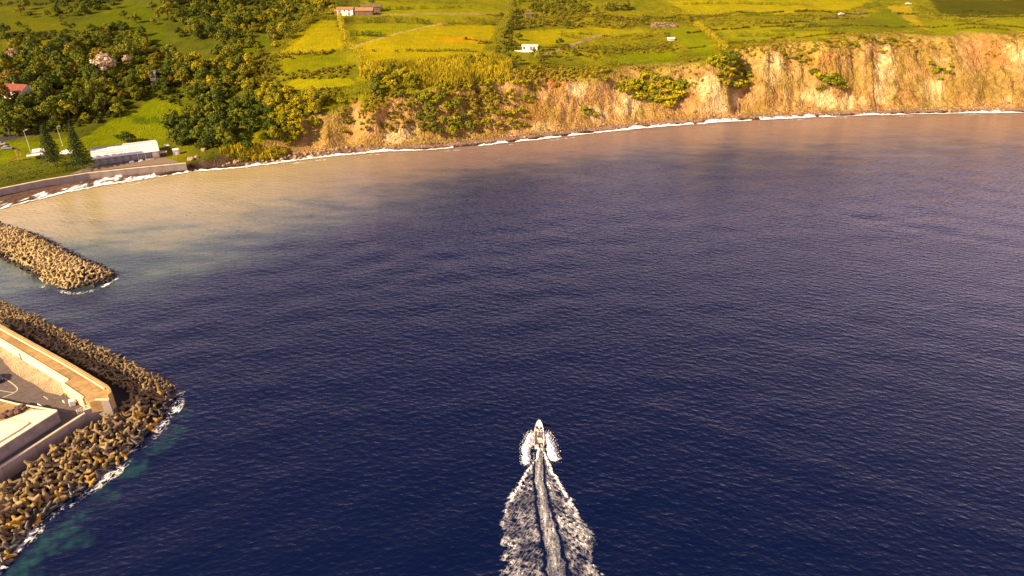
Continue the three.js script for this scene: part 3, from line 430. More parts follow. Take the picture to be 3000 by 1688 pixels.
{ // the rest of the woods, too dense to count
  const r = rngOf(909), O = new THREE.Object3D(), col = new THREE.Color(), put = [];
  for (const [i, n, lo, hi] of [[0, 150, .7, 1.2], [1, 40, .6, 1.0], [2, 70, .7, 1.1], [3, 20, .6, 1], [4, 20, .6, .9], [5, 46, .7, 1.15], [6, 36, .5, .85], [9, 60, .5, .95]]) for (const [x, z] of spots(WOODS[i][0], n, 2.6, r, (x, z) => !inPoly(x, z, LAWN) && inland(x, z) > 6)) { const c = LEAF[pick(r, WOODS[i][4])].color; put.push([x, z, R(r, lo, hi), c]); }
  const im = new THREE.InstancedMesh(crownShapes[2], new THREE.MeshPhysicalMaterial({ color: 0xffffff, vertexColors: true, roughness: .85, specularIntensity: 0.2, side: THREE.DoubleSide }), put.length);
  put.forEach(([x, z, s, c], i) => { O.position.set(x, ground(x, z) - s * 1.6, z); O.rotation.set(0, r() * 6.28, 0); O.scale.set(s * 1.05, s * R(r, .8, 1.1), s * 1.05); O.updateMatrix(); im.setMatrixAt(i, O.matrix); im.setColorAt(i, col.copy(c).multiplyScalar(R(r, .75, 1.2))); });
  im.name = 'undergrowth'; scene.add(stuff(im, 'leafy undergrowth closing the gaps between the trees of the woods', 'undergrowth'));
}
{ // scrub and canes: what nobody could count
  const r = rngOf(4242), O = new THREE.Object3D(), col = new THREE.Color();
  const SCRUB = [
    [[[138.2, -405.8], [176.7, -412.7], [244.8, -429.2], [299.8, -423.8], [293.7, -396.9], [215.4, -393.8], [138.8, -381.1]], .055, [.25, .65], .8, [.30, .200, .035]],
    [[[-13.9, -355.3], [36.4, -373.4], [103.6, -386.2], [133.6, -394.1], [130.9, -379.9], [54.5, -361.9], [-8.6, -338.9]], .060, [.25, .65], .8, [.27, .185, .025]],
    [[[-54.8, -350.5], [-27.8, -357.8], [10.7, -368.3], [18, -368.2], [3.5, -356], [-10.3, -339.1], [-27.1, -336.6], [-43.9, -338.1]], .16, [.8, 1.7], .95, [.205, .172, .008]],
    [[[-7.1, -365.6], [49.2, -391], [103.6, -388.4], [105.2, -385.1], [55.9, -380.4], [10.7, -364.1]], .14, [.7, 1.4], .95, [.255, .195, .010]],
    [[[128.3, -414.1], [184.1, -422.4], [250, -432.4], [300.4, -425.4], [299, -420.8], [243, -423.7], [179.1, -406.5], [143.1, -401.1]], .07, [.5, 1.1], .9, [.275, .195, .018]],
    [[[-78.3, -345.8], [-52.5, -344.6], [-48.3, -329.3], [-71.8, -322]], .15, [.6, 1.3], .95, [.215, .170, .010]],
    [[[-384.4, -553.6], [-345.6, -557.1], [-283.9, -477.8], [-238.9, -499.9], [-213.8, -439.5], [-273.3, -440.9], [-313.5, -438.3]], .020, [.6, 1.4], .8, [.090, .088, .006]],
    [[[-141.2, -408.1], [-98, -410.2], [-82.9, -391.6], [0, -414.6], [115.7, -402], [186, -437.3], [307.9, -437.2], [400.1, -580.4], [-187.4, -547.4], [-178.6, -435.5]], .030, [.3, .8], .8, [.215, .165, .008]], // outline, per square metre, size, height factor, colour
    [[[-155.1, -414.3], [-132.7, -413.3], [-102.2, -411.2], [-85.7, -386.5], [-87.5, -366.9], [-116.7, -374.6], [-133.5, -368.2]], .05, [.7, 1.5], 1, [.155, .125, .008]],
    [[[-129.5, -367], [-87.4, -357], [-77.6, -351.9], [-75.9, -341.2], [-90.6, -338.5], [-115.3, -348]], .09, [.6, 1.2], .9, [.185, .150, .008]],
    [[[-40.7, -364.9], [0, -371.9], [50, -398.2], [56.5, -387.2], [18.1, -370.9], [-8.8, -360.4], [-35.4, -340.9]], .10, [.7, 1.3], 1, [.200, .160, .010]],
    [[[0, -529.2], [56.3, -548.4], [98.2, -524], [80.3, -487.3], [32.2, -489.1], [0, -475.8]], .05, [.8, 1.6], 1, [.165, .140, .009]],
    [[[0, -583.6], [63.2, -594], [58.9, -548.6], [0, -529.2]], .04, [.9, 1.8], 1, [.110, .105, .008]],
    [[[24.3, -423.2], [45.9, -438], [96.7, -442.3], [104.4, -429.1], [93.3, -424.2], [55.8, -415], [39.3, -408.9]], .08, [.6, 1.2], 1, [.200, .165, .009]],
    [[[50.6, -404.2], [102.4, -401.8], [136.1, -420.5], [147, -418], [136.4, -405.7], [103.9, -391], [76.4, -393.1]], .10, [.6, 1.2], 1, [.225, .175, .012]],
    [[[145.6, -439.1], [195.8, -436.1], [247.7, -436.3], [253.4, -430.4], [221.2, -423.2], [176.7, -412.7], [148.1, -407.6]], .06, [.5, 1.0], .9, [.260, .190, .020]],
    [[[-25.6, -349.6], [-8.8, -360.4], [-3.5, -349.7], [-17, -340.6]], .07, [.5, 1.0], .9, [.22, .155, .012]],
    [[[-75.9, -341.2], [-50.3, -336.5], [-45.1, -330], [-62.5, -323.8], [-72.1, -325]], .05, [.5, .9], .9, [.20, .150, .010]],
    [[[-176.1, -460], [-160.3, -488.7], [-136.8, -548.1], [-193.7, -551.1]], .03, [1.0, 2.0], 1, [.070, .075, .006]],
    [[[-305.7, -425.4], [-249.3, -434.7], [-188.6, -406.5], [-150.8, -413.2], [-133.5, -368.2], [-167.3, -359.8], [-205.8, -326.7], [-236, -310]], .05, [.9, 1.7], 1, [.060, .064, .006]],
    [[[-351.5, -500.1], [-293, -477.8], [-262.9, -441.1], [-309.5, -431.7]], .012, [.8, 1.6], .9, [.060, .062, .006]],
    [[[280, -439.6], [325.6, -457.7], [304.9, -426.2], [284.2, -427.1]], .05, [.6, 1.2], .9, [.26, .19, .03]],
    [[[118.1, -550.3], [213.7, -576.5], [288.3, -588.2], [270.5, -548.3], [169.4, -448.1], [126.3, -444.4]], .008, [.5, 1.1], .9, [.150, .130, .010]],
    [[[-7.4, -526.8], [9.5, -505.1], [2, -415.6], [-9.7, -406.6]], .06, [.9, 1.6], 1, [.100, .105, .007]],
    [[[-143.5, -296.4], [-101.4, -309.4], [-99.2, -304], [-120.3, -295.6], [-143.5, -298.7]], .07, [.5, 1.1], 1, [.17, .135, .010]],
  ];
  const tuft = (() => { const q = rngOf(55), b = []; for (let k = 0; k < 4; k++) b.push([R(q, -.5, .5), R(q, .35, .8), R(q, -.5, .5), R(q, .45, .7), 22, 0.26]); return leaves(b, q, .9); })();
  const put = [];
  for (const [poly, dens, [s0, s1], hf, c] of SCRUB) {
    let area = 0; for (let i = 0, j = poly.length - 1; i < poly.length; j = i++) area += (poly[j][0] * poly[i][1] - poly[i][0] * poly[j][1]) / 2; area = Math.abs(area);
    for (const [x, z] of spots(poly, Math.min(4200, Math.round(area * dens * 2.2)), 0.5, r, (x, z) => vnoise(x / 9, z / 9, 66) + 0.6 * vnoise(x / 3, z / 3, 67) > -0.45 && inland(x, z) > 5 && !FIELDS.some(f => inPoly(x, z, f[0])))) put.push([x, z, R(r, s0, s1), hf, c]);
  }
  for (let k = 0; k < 26; k++) { // broken rows of bushes along the terraces
    const x0 = R(r, -30, 300), L = R(r, 30, 110), z0 = R(r, -560, -425), sl = R(r, -.12, .12), tone = R(r, .55, 1.1);
    for (let t = 0; t < L; t += R(r, .7, 1.5)) { const x = x0 + t, z = z0 + sl * t + 2 * vnoise(t / 14, k, 5); if (vnoise(t / 6, k * 3.1, 8) > -.25 && inland(x, z) > 45) put.push([x, z, R(r, .6, 1.25), .95, [.15 * tone, .13 * tone, .007]]); }
  }
  const im = new THREE.InstancedMesh(tuft, new THREE.MeshPhysicalMaterial({ color: 0xffffff, vertexColors: true, roughness: .85, specularIntensity: 0.2, side: THREE.DoubleSide }), put.length);
  put.forEach(([x, z, s, hf, c], i) => { O.position.set(x, ground(x, z) - 0.1, z); O.rotation.set(R(r, -.1, .1), r() * 6.28, R(r, -.1, .1)); O.scale.set(s * R(r, .8, 1.3), s * hf * R(r, .7, 1.3), s * R(r, .8, 1.3)); O.updateMatrix(); im.setMatrixAt(i, O.matrix); const v = R(r, .6, 1.35), w = R(r, .85, 1.1); im.setColorAt(i, col.setRGB(c[0] * v, c[1] * v * w, c[2] * v)); });
  im.name = 'scrub'; scene.add(stuff(im, 'low scrub covering the hillside and the cliff tops', 'scrub'));
  { const g = new THREE.IcosahedronGeometry(1, 1), a = g.attributes.position; for (let i = 0; i < a.count; i++) { const n = 1 + .45 * vnoise(a.getX(i) * 2 + 3, a.getY(i) * 2 + a.getZ(i) * 1.7, 15); a.setXYZ(i, a.getX(i) * n, a.getY(i) * n * .75, a.getZ(i) * n); } g.computeVertexNormals();
    const n = 1500, rk = new THREE.InstancedMesh(g, std([1, 1, 1], .95), n); for (let i = 0; i < n; i++) { const x = R(r, -108, 330), d = beachW(x) + R(r, -3.6, 4.5) + (r() < .12 ? R(r, 0, 9) : 0), z = shoreZ(x) - d * shoreK(x), s = R(r, .12, .42) * (r() < .1 ? 2.2 : 1); O.position.set(x, ground(x, z) + s * .2, z); O.rotation.set(r() * 6, r() * 6, r() * 6); O.scale.set(s * R(r, .8, 1.5), s, s * R(r, .8, 1.4)); O.updateMatrix(); rk.setMatrixAt(i, O.matrix); const v = R(r, .35, 1.2); rk.setColorAt(i, col.setRGB(.30 * v, .185 * v, .10 * v)); }
    rk.name = 'fallen_boulders'; scene.add(stuff(rk, 'scattered boulders fallen from the cliffs onto the narrow beach', 'boulders')); }
  // canes
  const blade = []; { const q = rngOf(77); for (let k = 0; k < 9; k++) { const th = r() * 6.28, x = R(q, -.5, .5), z = R(q, -.5, .5), h = R(q, 1.8, 3.1), lx = Math.cos(th) * .5, lz = Math.sin(th) * .5, wx = -Math.sin(th) * .14, wz = Math.cos(th) * .14; blade.push([[x - wx, 0, z - wz], [x + wx, 0, z + wz], [x + lx * .5 + wx, h * .65, z + lz * .5 + wz], [x + lx * .5 - wx, h * .65, z + lz * .5 - wz], [x + lx, h, z + lz]]); } }
  const P = [], I = []; for (const b of blade) { const o = P.length / 3; b.forEach(p => P.push(...p)); I.push(o, o + 1, o + 2, o, o + 2, o + 3, o + 3, o + 2, o + 4); }
  const cane = soup(P, I), polys = [[[-81.8, -385.4], [-55.5, -383.7], [-15.2, -397], [0, -395.1], [0, -361.9], [-29, -349.3], [-45.9, -347], [-67.8, -355.8], [-80.3, -367.2]], [[-130.6, -296.3], [-122.8, -300.7], [-110.9, -305.6], [-102.6, -307.7], [-108.4, -301], [-127.5, -294.8]]];
  const cp = []; polys.forEach((p, i) => cp.push(...spots(p, i ? 160 : 2600, 0.55, r)));
  const ci = new THREE.InstancedMesh(cane, new THREE.MeshPhysicalMaterial({ color: 0xffffff, roughness: .8, specularIntensity: 0.15, side: THREE.DoubleSide }), cp.length);
  cp.forEach(([x, z], i) => { const s = R(r, .7, 1.15); O.position.set(x, ground(x, z) - 0.1, z); O.rotation.set(0, r() * 6.28, 0); O.scale.set(s, s, s); O.updateMatrix(); ci.setMatrixAt(i, O.matrix); const v = R(r, .55, 1.25) * (1 + .35 * vnoise(x / 7, z / 7, 12)); ci.setColorAt(i, col.setRGB(.335 * v, .255 * v, .010 * v)); });
  ci.name = 'cane_thicket'; scene.add(stuff(ci, 'thicket of tall yellow green canes above the headland cliff', 'canes'));
}
// ------------------------------------------------------------------ materials of built things
const speck = (seed, lo, hi, big = 6) => { const n = tnoise(256, big, 5, seed); return tex(256, 256, (i, j) => clamp(lerp(lo, hi, 0.5 + 0.8 * n[j * 256 + i]))); };
const concreteMap = speck(21, .62, 1.18, 5), plasterMap = speck(22, .86, 1.05, 4), asphaltMap = speck(23, .65, 1.2, 9);
const MAT = {
  concrete: std([.36, .245, .115], .9, { map: concreteMap, bumpMap: roughBump, bumpScale: .04 }), coping: std([.60, .47, .30], .9, { map: concreteMap }), pale: std([.72, .58, .40], .9, { map: plasterMap }), deck: std([.40, .245, .085], .92, { map: concreteMap, bumpMap: roughBump, bumpScale: .03 }), deckDark: std([.31, .185, .065], .92, { map: concreteMap }),
  asphalt: std([.115, .080, .066], .95, { map: asphaltMap }), greywall: std([.25, .20, .16], .92, { map: concreteMap, bumpMap: roughBump, bumpScale: .05 }), white: std([.66, .62, .58], .7, { map: plasterMap }), roofwhite: std([.66, .62, .58], .55, { map: plasterMap }), roofgrey: std([.60, .56, .53], .6, { map: plasterMap }),
  darkroof: std([.075, .058, .066], .8, { map: concreteMap }), tile: std([.40, .165, .060], .85, { map: concreteMap }), redtile: std([.22, .050, .022], .85, { map: concreteMap }), stone: std([.16, .105, .055], .95, { map: concreteMap, bumpMap: roughBump, bumpScale: .12 }), wood: std([.16, .09, .045], .85), dark: std([.02, .017, .016], .5),
  glass: new THREE.MeshPhysicalMaterial({ color: rgb(.05, .055, .06), roughness: .12, metalness: 0, clearcoat: .6 }), smoked: new THREE.MeshPhysicalMaterial({ color: rgb(.16, .16, .15), roughness: .3, clearcoat: .4 }), steel: std([.5, .47, .43], .4, { metalness: .7 }), paint: std([.80, .72, .60], .8), red: std([.38, .03, .025], .6), yellow: std([.55, .40, .05], .7), gravel: std([.46, .31, .17], .97, { map: asphaltMap, bumpMap: roughBump, bumpScale: .3 }),
};
for (const m of Object.values(MAT)) if (m.map) { m.map = m.map.clone(); m.map.repeat.set(.22, .22); m.map.needsUpdate = true; }
const at3 = ([x, z], y) => [x, y, z];
const dirOf = (a, b) => Math.atan2(-(b[1] - a[1]), b[0] - a[0]); // turn that lays the x axis from a to b

// ------------------------------------------------------------------ sea wall and the long building
{
  const top = [[-209.2, -244.1], [-200.5, -254.4], [-189.5, -264.9], [-176.8, -273.6], [-159.6, -280.4], [-141.4, -287]];
  const w = thing('sea_wall', 'long brown concrete sea wall with pale coping in front of the white building', 'wall', at3(top[0], 0));
  const ox = top[0][0], oz = top[0][1], face = [], cope = [];
  for (let i = 0; i + 1 < top.length; i++) { const a = top[i], b = top[i + 1], L = Math.hypot(b[0] - a[0], b[1] - a[1]), t = dirOf(a, b), n = Math.ceil(L / 6); for (let k = 0; k < n; k++) { const f = (k + .5) / n, x = lerp(a[0], b[0], f) - ox, z = lerp(a[1], b[1], f) - oz, seg = L / n; mesh('wall_panel', box(seg - .05, 5.1, .8, 0, 0, 0, 0, .03), MAT.greywall, w).position.set(x, -1.4, z); const c = w.children[w.children.length - 1]; c.rotation.y = t; const q = mesh('coping_stone', box(seg - .03, .22, 1.0, 0, 0, 0, 0, .04), MAT.coping, w); q.position.set(x, 3.7, z); q.rotation.y = t; } }
  structure(mesh('forecourt', extrude([[-183.8, -271.8], [-178.1, -275.8], [-160.8, -282.7], [-142.4, -289.4], [-139.6, -292.3], [-150.3, -298.9], [-157, -296.8], [-179.8, -284.6]], 2.4, 1.32), std([.20, .135, .085], .95, { map: asphaltMap })));
  const A = [-178.8, -282.7], B = [-156.2, -294.8], L = Math.hypot(B[0] - A[0], B[1] - A[1]), D = 10.5, H = 3.1, RISE = 1.9, y0 = 3.72;
  const b = thing('long_building', 'long low white building with pale metal roof behind the sea wall', 'building', at3(A, y0), dirOf(A, B));
  mesh('rear_wall', box(L, H + .9, .25, L / 2, 0, -D + .2), MAT.white, b); for (const x of [.15, L - .15]) mesh('side_wall', box(.3, H + .3, D - 1.2, x, 0, -D / 2 - .4), MAT.white, b);
  const nb = 9; for (let k = 0; k < nb; k++) { const w0 = L / nb, x = (k + .5) * w0; if (k < nb - 1) { const p = mesh('window', box(w0 - .35, H - .35, .08, x, .12, -.75), MAT.smoked, b); mesh('mullion', [box(.06, H - .4, .12, x, .14, -.72), box(w0 - .36, .06, .12, x, H * .55, -.72)], MAT.steel, p); mesh('post', box(.22, H, .22, k * w0 + .11, 0, -.6), k > 5 ? MAT.white : MAT.greywall, b); } else { mesh('front_wall', box(w0, H, .25, x, 0, -.75), MAT.coping, b); mesh('notice_board', box(w0 * .5, 1.3, .06, x - .3, 1.2, -.58), MAT.white, b); } }
  const slab = (x0, x1, z0, y0_, z1, y1, th) => { const s = new THREE.Shape([new THREE.Vector2(-z0, y0_), new THREE.Vector2(-z1, y1), new THREE.Vector2(-z1, y1 + th), new THREE.Vector2(-z0, y0_ + th)]); const g = new THREE.ExtrudeGeometry(s, { depth: x1 - x0, bevelEnabled: false }); g.rotateY(Math.PI / 2); g.translate(x0, 0, 0); return g; };
  const nr = 12; for (let k = 0; k < nr; k++) { const x0 = -.4 + (L + .8) * k / nr, x1 = -.4 + (L + .8) * (k + 1) / nr - .02; mesh('roof_sheet', slab(x0, x1, .35, H + (k % 3) * .004, -D * .52, H + RISE * .6, .12), k > 8 ? MAT.roofwhite : MAT.roofgrey, b); mesh('roof_sheet', slab(x0, x1, -D * .52 - .02, H + RISE * .6 + .14, -D + 1.2, H + RISE, .12), k > 8 ? MAT.roofwhite : MAT.roofgrey, b); }
  mesh('ridge_cap', box(L * .53, .45, 1.1, L * .74, H + RISE + .1, -D + .8, 0, .1), MAT.roofwhite, b); mesh('rear_roof', slab(-.4, L * .95, -D + .6, H + RISE - .15, -D - 2.6, H + RISE - .4, .15), MAT.darkroof, b);
  for (const [x, w2] of [[L * .28, 3.2], [L * .41, 3.6], [L * .52, .8], [L * .62, 2.6]]) mesh('skylight', box(w2, .10, .35, x, H + RISE * .42, -D * .33), MAT.glass, b);
  mesh('gutter', box(L + .8, .16, .18, L / 2, H + .02, .46), MAT.roofwhite, b);
  // in front of and beside it
  const along = (f, z) => { const t = dirOf(A, B); return [A[0] + Math.cos(t) * L * f + Math.sin(t) * z, A[1] - Math.sin(t) * L * f + Math.cos(t) * z]; };
  const dinghy = (label, f, z, s) => { const t = thing('upturned_dinghy', label, 'dinghy', at3(along(f, z), y0), dirOf(A, B) + .2, 'upturned dinghies before the long building'); const g = new THREE.SphereGeometry(1, 16, 8, 0, 6.283, 0, 1.571); g.scale(1.25 * s, .7 * s, .7 * s); mesh('hull', g, MAT.white, t); mesh('keel', box(2.0 * s, .08, .06, 0, .66 * s, 0), MAT.coping, t); };
  dinghy('left of the two white upturned dinghies on the forecourt of the long building', .56, 1.2, .95); dinghy('right of the two white upturned dinghies on the forecourt of the long building', .70, 1.2, .9);
  const plan = thing('planter_row', 'low planter in front of the right end of the long building', 'planter', at3(along(.84, 1.2), y0), dirOf(A, B)); mesh('trough', box(3.4, .5, .7, 0, 0, 0, 0, .04), MAT.coping, plan); mesh('foliage', leaves([[-1, .6, 0, .35, 26, .2], [0, .6, 0, .4, 26, .2], [1, .6, 0, .35, 26, .2]], rngOf(3)), LEAF.olive, plan);
  const k = thing('beach_hut', 'small white hut with dark frame standing right of the long building', 'hut', at3([-150.1, -297.9], y0), dirOf(A, B)); mesh('wall', box(2.3, 2.5, 1.9, 0, 0, -.9), MAT.white, k); mesh('door', box(.9, 1.8, .06, 0, .1, .07), MAT.paint, k); mesh('roof', [slab(-1.3, 1.3, .25, 2.5, -2.1, 2.75, .10)], MAT.white, k); for (const x of [-1.25, 1.25]) mesh('frame_post', box(.14, 2.6, .14, x, 0, .12), MAT.wood, k);
  const p = thing('open_shelter', 'dark open shelter with flat pale roof against the right end of the long building', 'shelter', at3([-155.1, -296.3], y0), dirOf(A, B)); for (const [x, z] of [[-1.4, 0], [1.4, 0], [-1.4, -2.6], [1.4, -2.6]]) mesh('post', box(.14, 1.9, .14, x, 0, z), MAT.wood, p); mesh('roof', box(3.1, .14, 3.0, 0, 1.9, -1.3), MAT.coping, p); mesh('back_wall', box(2.9, 1.8, .12, 0, 0, -2.5), MAT.wood, p);
  const bd = thing('bench', 'pale bench standing on the grass behind the open shelter', 'bench', [[-158.8, -307.6][0], ground(...[-158.8, -307.6]), [-158.8, -307.6][1]], dirOf(A, B)); mesh('seat', box(2.6, .1, .9, 0, .75, 0), MAT.white, bd); mesh('backrest', box(2.6, .5, .08, 0, .85, -.45), MAT.white, bd); for (const x of [-1.1, 1.1]) mesh('leg', box(.1, .76, .7, x, 0, 0), MAT.white, bd);
  const rk = (label, [x, z], s, seed) => { const g = new THREE.IcosahedronGeometry(1, 2), a = g.attributes.position; for (let i = 0; i < a.count; i++) { const v = new THREE.Vector3().fromBufferAttribute(a, i), n = 1 + .35 * fbm(v.x * 1.6 + seed, v.y * 1.6 + v.z * 1.3, 3, seed); a.setXYZ(i, v.x * n * s, v.y * n * s * .7, v.z * n * s); } g.computeVertexNormals(); const m = mesh('boulder', g, MAT.gravel); m.position.set(x, Math.max(ground(x, z), 0) + s * .2, z); tag(m, label, 'boulder', 'boulders at the foot of the shore'); };
  rk('pale boulder on the grass edge right of the forecourt', [-139.3, -301.6], 1.3, 1); rk('large brown boulder at the right end of the sea wall', [-140.7, -290.5], 1.5, 2); rk('brown boulder just right of the sea wall end', [-139, -292.7], 1.2, 3);
  { const r = rngOf(91); for (let i = 0; i < 46; i++) { const u = R(r, 0, 1), x = lerp(-128, -82, u), z = shoreZ(x) - R(r, .2, 6.5); rk('dark boulder in the rocky strip between the sea wall and the headland', [x, z], R(r, .35, 1.0), 10 + i); } }
}
// ------------------------------------------------------------------ playground corner
{
  const lamp = (label, [x, z], h) => { const t = thing('lamp_post', label, 'lamp post', [x, ground(x, z), z], .4, 'lamp posts on the lawn'); mesh('pole', cyl(.09, .05, h, 0, 0, 0, 8), MAT.paint, t); mesh('arm', bar([0, h - .1, 0], [.9, h + .15, 0], .05), MAT.paint, t); mesh('lamp_head', box(.7, .16, .28, 1.1, h + .08, 0, 0, .05), MAT.paint, t); };
  lamp('pale lamp post on the lawn left of the grey roofed shed', [-215.4, -298.5], 10); lamp('pale lamp post on the lawn between the two conifers', [-206, -307.1], 9);
  const g = [-209.4, -295.7], gy = ground(...g), s = thing('lawn_shed', 'small shed with flat grey roof on the lawn left of the conifers', 'shed', [g[0], gy, g[1]], .5); mesh('wall', box(4.6, 2.1, 3.4, 0, 0, 0), MAT.coping, s); mesh('roof', (() => { const q = box(5.6, .14, 4.6); q.rotateX(.12); q.translate(0, 2.2, 0); return q; })(), MAT.roofgrey, s); mesh('door', box(1.0, 1.8, .06, -.8, 0, 1.73), MAT.wood, s);
  const c = [-208.5, -291.1], cy = ground(...c), cn = thing('white_awning', 'long white awning below the grey roofed shed', 'awning', [c[0], cy, c[1]], .5); mesh('cloth', (() => { const q = box(6.5, .08, 1.9); q.rotateX(.28); q.translate(0, 2.0, 0); return q; })(), MAT.white, cn); for (const [x, z, h] of [[-3, -.8, 2.2], [3, -.8, 2.2], [-3, .8, 1.7], [3, .8, 1.7]]) mesh('post', cyl(.05, .05, h, x, 0, z, 6), MAT.steel, cn);
  const q = [-196.1, -293.6], qy = ground(...q), sail = thing('white_sail_canopy', 'peaked white sail canopy between the two conifers', 'canopy', [q[0], qy, q[1]], .3);
  { const P = [], I = [], n = 10; for (let j = 0; j <= n; j++) for (let i = 0; i <= n; i++) { const u = i / n * 2 - 1, v = j / n * 2 - 1; P.push(u * 2.8, 2.3 + 1.5 * Math.pow(Math.max(0, 1 - Math.max(Math.abs(u), Math.abs(v))), 1.4) + .35 * Math.abs(u * v), v * 2.4); } for (let j = 0; j < n; j++) for (let i = 0; i < n; i++) { const a = j * (n + 1) + i; I.push(a, a + n + 1, a + 1, a + 1, a + n + 1, a + n + 2); } mesh('cloth', soup(P, I), std([.8, .77, .74], .7, { side: THREE.DoubleSide }), sail); for (const [x, z] of [[-2.8, -2.4], [2.8, -2.4], [-2.8, 2.4], [2.8, 2.4]]) mesh('post', cyl(.06, .06, 2.7, x, 0, z, 6), MAT.steel, sail); }
  const w = [-214.4, -289.2], wy = ground(...w), pl = thing('playground_tower', 'wooden playground tower with a red slide at the left edge of the lawn', 'playground', [w[0], wy, w[1]], .45); for (const [x, z] of [[-.7, -.7], [.7, -.7], [-.7, .7], [.7, .7]]) mesh('post', box(.15, 4.4, .15, x, 0, z), MAT.yellow, pl); mesh('platform', box(1.6, .12, 1.6, 0, 1.9, 0), MAT.wood, pl); mesh('roof', (() => { const k = new THREE.ConeGeometry(1.5, 1.1, 4, 1); k.rotateY(Math.PI / 4); k.translate(0, 4.9, 0); return k; })(), MAT.wood, pl); mesh('slide', (() => { const k = box(3.6, .10, .7); k.rotateZ(.55); k.translate(-2.2, .95, 0); return k; })(), MAT.red, pl); for (const z of [-.38, .38]) mesh('slide_rail', (() => { const k = box(3.6, .28, .06); k.rotateZ(.55); k.translate(-2.2, 1.0, z); return k; })(), MAT.red, pl);
  const lb = [-212.6, -306.8], ball = thing('garden_light', 'round pale garden globe light on a short pole left of the taller conifer', 'garden light', [lb[0], ground(...lb), lb[1]]); mesh('pole', cyl(.05, .05, 1.6, 0, 0, 0, 6), MAT.paint, ball); mesh('globe', (() => { const k = new THREE.SphereGeometry(.55, 12, 8); k.translate(0, 2.0, 0); return k; })(), MAT.paint, ball);
}
function car(label, [x, z], y, turn, paint, group) {
  const t = thing('parked_car', label, 'car', [x, y, z], turn, group), m = new THREE.MeshPhysicalMaterial({ color: rgb(...paint), roughness: .35, clearcoat: 1, clearcoatRoughness: .1 });
  const prof = (pts, w, z0) => { const g = new THREE.ExtrudeGeometry(new THREE.Shape(pts.map(p => new THREE.Vector2(...p))), { depth: w - .12, bevelEnabled: true, bevelSize: .05, bevelThickness: .06, bevelSegments: 2 }); g.translate(0, 0, -w / 2 + .06); return g; };
  const b = mesh('body', prof([[-2.05, .32], [2.05, .32], [2.1, .62], [1.95, .80], [1.0, .92], [-1.75, .95], [-2.08, .80]], 1.75), m, t); mesh('roof', prof([[.55, 1.36], [.85, .95], [-1.55, .95], [-1.25, 1.40], [-.3, 1.46]], 1.5), m, b);
  mesh('windscreen', (() => { const k = box(.05, .58, 1.32, 0, 0, 0); k.rotateZ(.62); k.translate(.98, .93, 0); return k; })(), MAT.glass, t); mesh('rear_window', (() => { const k = box(.05, .5, 1.3); k.rotateZ(-.55); k.translate(-1.62, .95, 0); return k; })(), MAT.glass, t); for (const s of [-1, 1]) mesh('side_window', box(1.7, .34, .04, -.3, .99, s * .79), MAT.glass, t);
  for (const px of [-1.3, 1.3]) for (const s of [-1, 1]) { const k = new THREE.CylinderGeometry(.32, .32, .2, 14); k.rotateX(Math.PI / 2); k.translate(px, .32, s * .8); const wl = mesh('wheel', k, MAT.dark, t); const h = new THREE.CylinderGeometry(.18, .18, .22, 10); h.rotateX(Math.PI / 2); h.translate(px, .32, s * .8); mesh('rim', h, MAT.steel, wl); }
  for (const s of [-1, 1]) mesh('headlight', box(.06, .12, .3, 2.06, .62, s * .6), MAT.white, t);
}
{ const a = [-227.4, -301.2]; car('grey car parked on the lane at the left edge below the dark trees', a, ground(...a), .3, [.30, .26, .30]); const b = [-232.7, -304.9]; car('pale car at the left edge just behind the grey one', b, ground(...b), .4, [.5, .45, .46]); }

// ------------------------------------------------------------------ houses on the hill
function gable(w, d, h, over = .4, th = .18) { const s = new THREE.Shape([new THREE.Vector2(-d / 2 - over, -over * h / (d / 2)), new THREE.Vector2(0, h), new THREE.Vector2(d / 2 + over, -over * h / (d / 2)), new THREE.Vector2(d / 2 + over, -over * h / (d / 2) + th), new THREE.Vector2(0, h + th), new THREE.Vector2(-d / 2 - over, -over * h / (d / 2) + th)]); const g = new THREE.ExtrudeGeometry(s, { depth: w + 2 * over, bevelEnabled: false }); g.rotateY(Math.PI / 2); g.translate(-w / 2 - over, 0, 0); return g; }
function house(name, label, [x, z], turn, w, d, h, rh, wall, roof, opts = {}) {
  const t = thing(name, label, opts.category || 'house', [x, ground(x, z) - .1 + (opts.lift || 0), z], turn);
  const body = new THREE.ExtrudeGeometry(new THREE.Shape([new THREE.Vector2(-d / 2, -2), new THREE.Vector2(d / 2, -2), new THREE.Vector2(d / 2, h), new THREE.Vector2(0, h + rh - .02), new THREE.Vector2(-d / 2, h)]), { depth: w, bevelEnabled: false }); body.rotateY(Math.PI / 2); body.translate(-w / 2, 0, 0);
  mesh('wall', body, wall, t); const rf = mesh('roof', (() => { const g = gable(w, d, rh); g.translate(0, h, 0); return g; })(), roof, t);
  for (const [wx, wy, ww, wh] of opts.win || []) { const q = mesh('window', box(ww, wh, .08, wx, wy, d / 2), MAT.glass, t); mesh('sill', box(ww + .2, .08, .18, wx, wy - .09, d / 2 + .05), MAT.white, q); }
  for (const [wx, ww, wh] of opts.doors || []) mesh('door', box(ww, wh, .08, wx, 0, d / 2), MAT.wood, t);
  if (opts.chimney) { const ch = mesh('chimney', box(.7, 1.5, .7, opts.chimney, h + rh * .5, -d * .2), wall, rf); mesh('chimney_cap', box(.9, .12, .9, opts.chimney, h + rh * .5 + 1.5, -d * .2), MAT.coping, ch); }
  return t;
}
house('farmhouse', 'white two storey farmhouse with orange tiled roof at the top of the fields', [-113.4, -500.1], .04, 10.8, 7, 3.9, 1.0, MAT.white, MAT.tile, { win: [[-3.2, 2.5, .9, 1.0], [-.3, 2.5, .9, 1.0], [2.8, 2.5, .9, 1.0], [-2.8, .5, .5, 1.1]], doors: [[2.6, 1.0, 2.0]] });
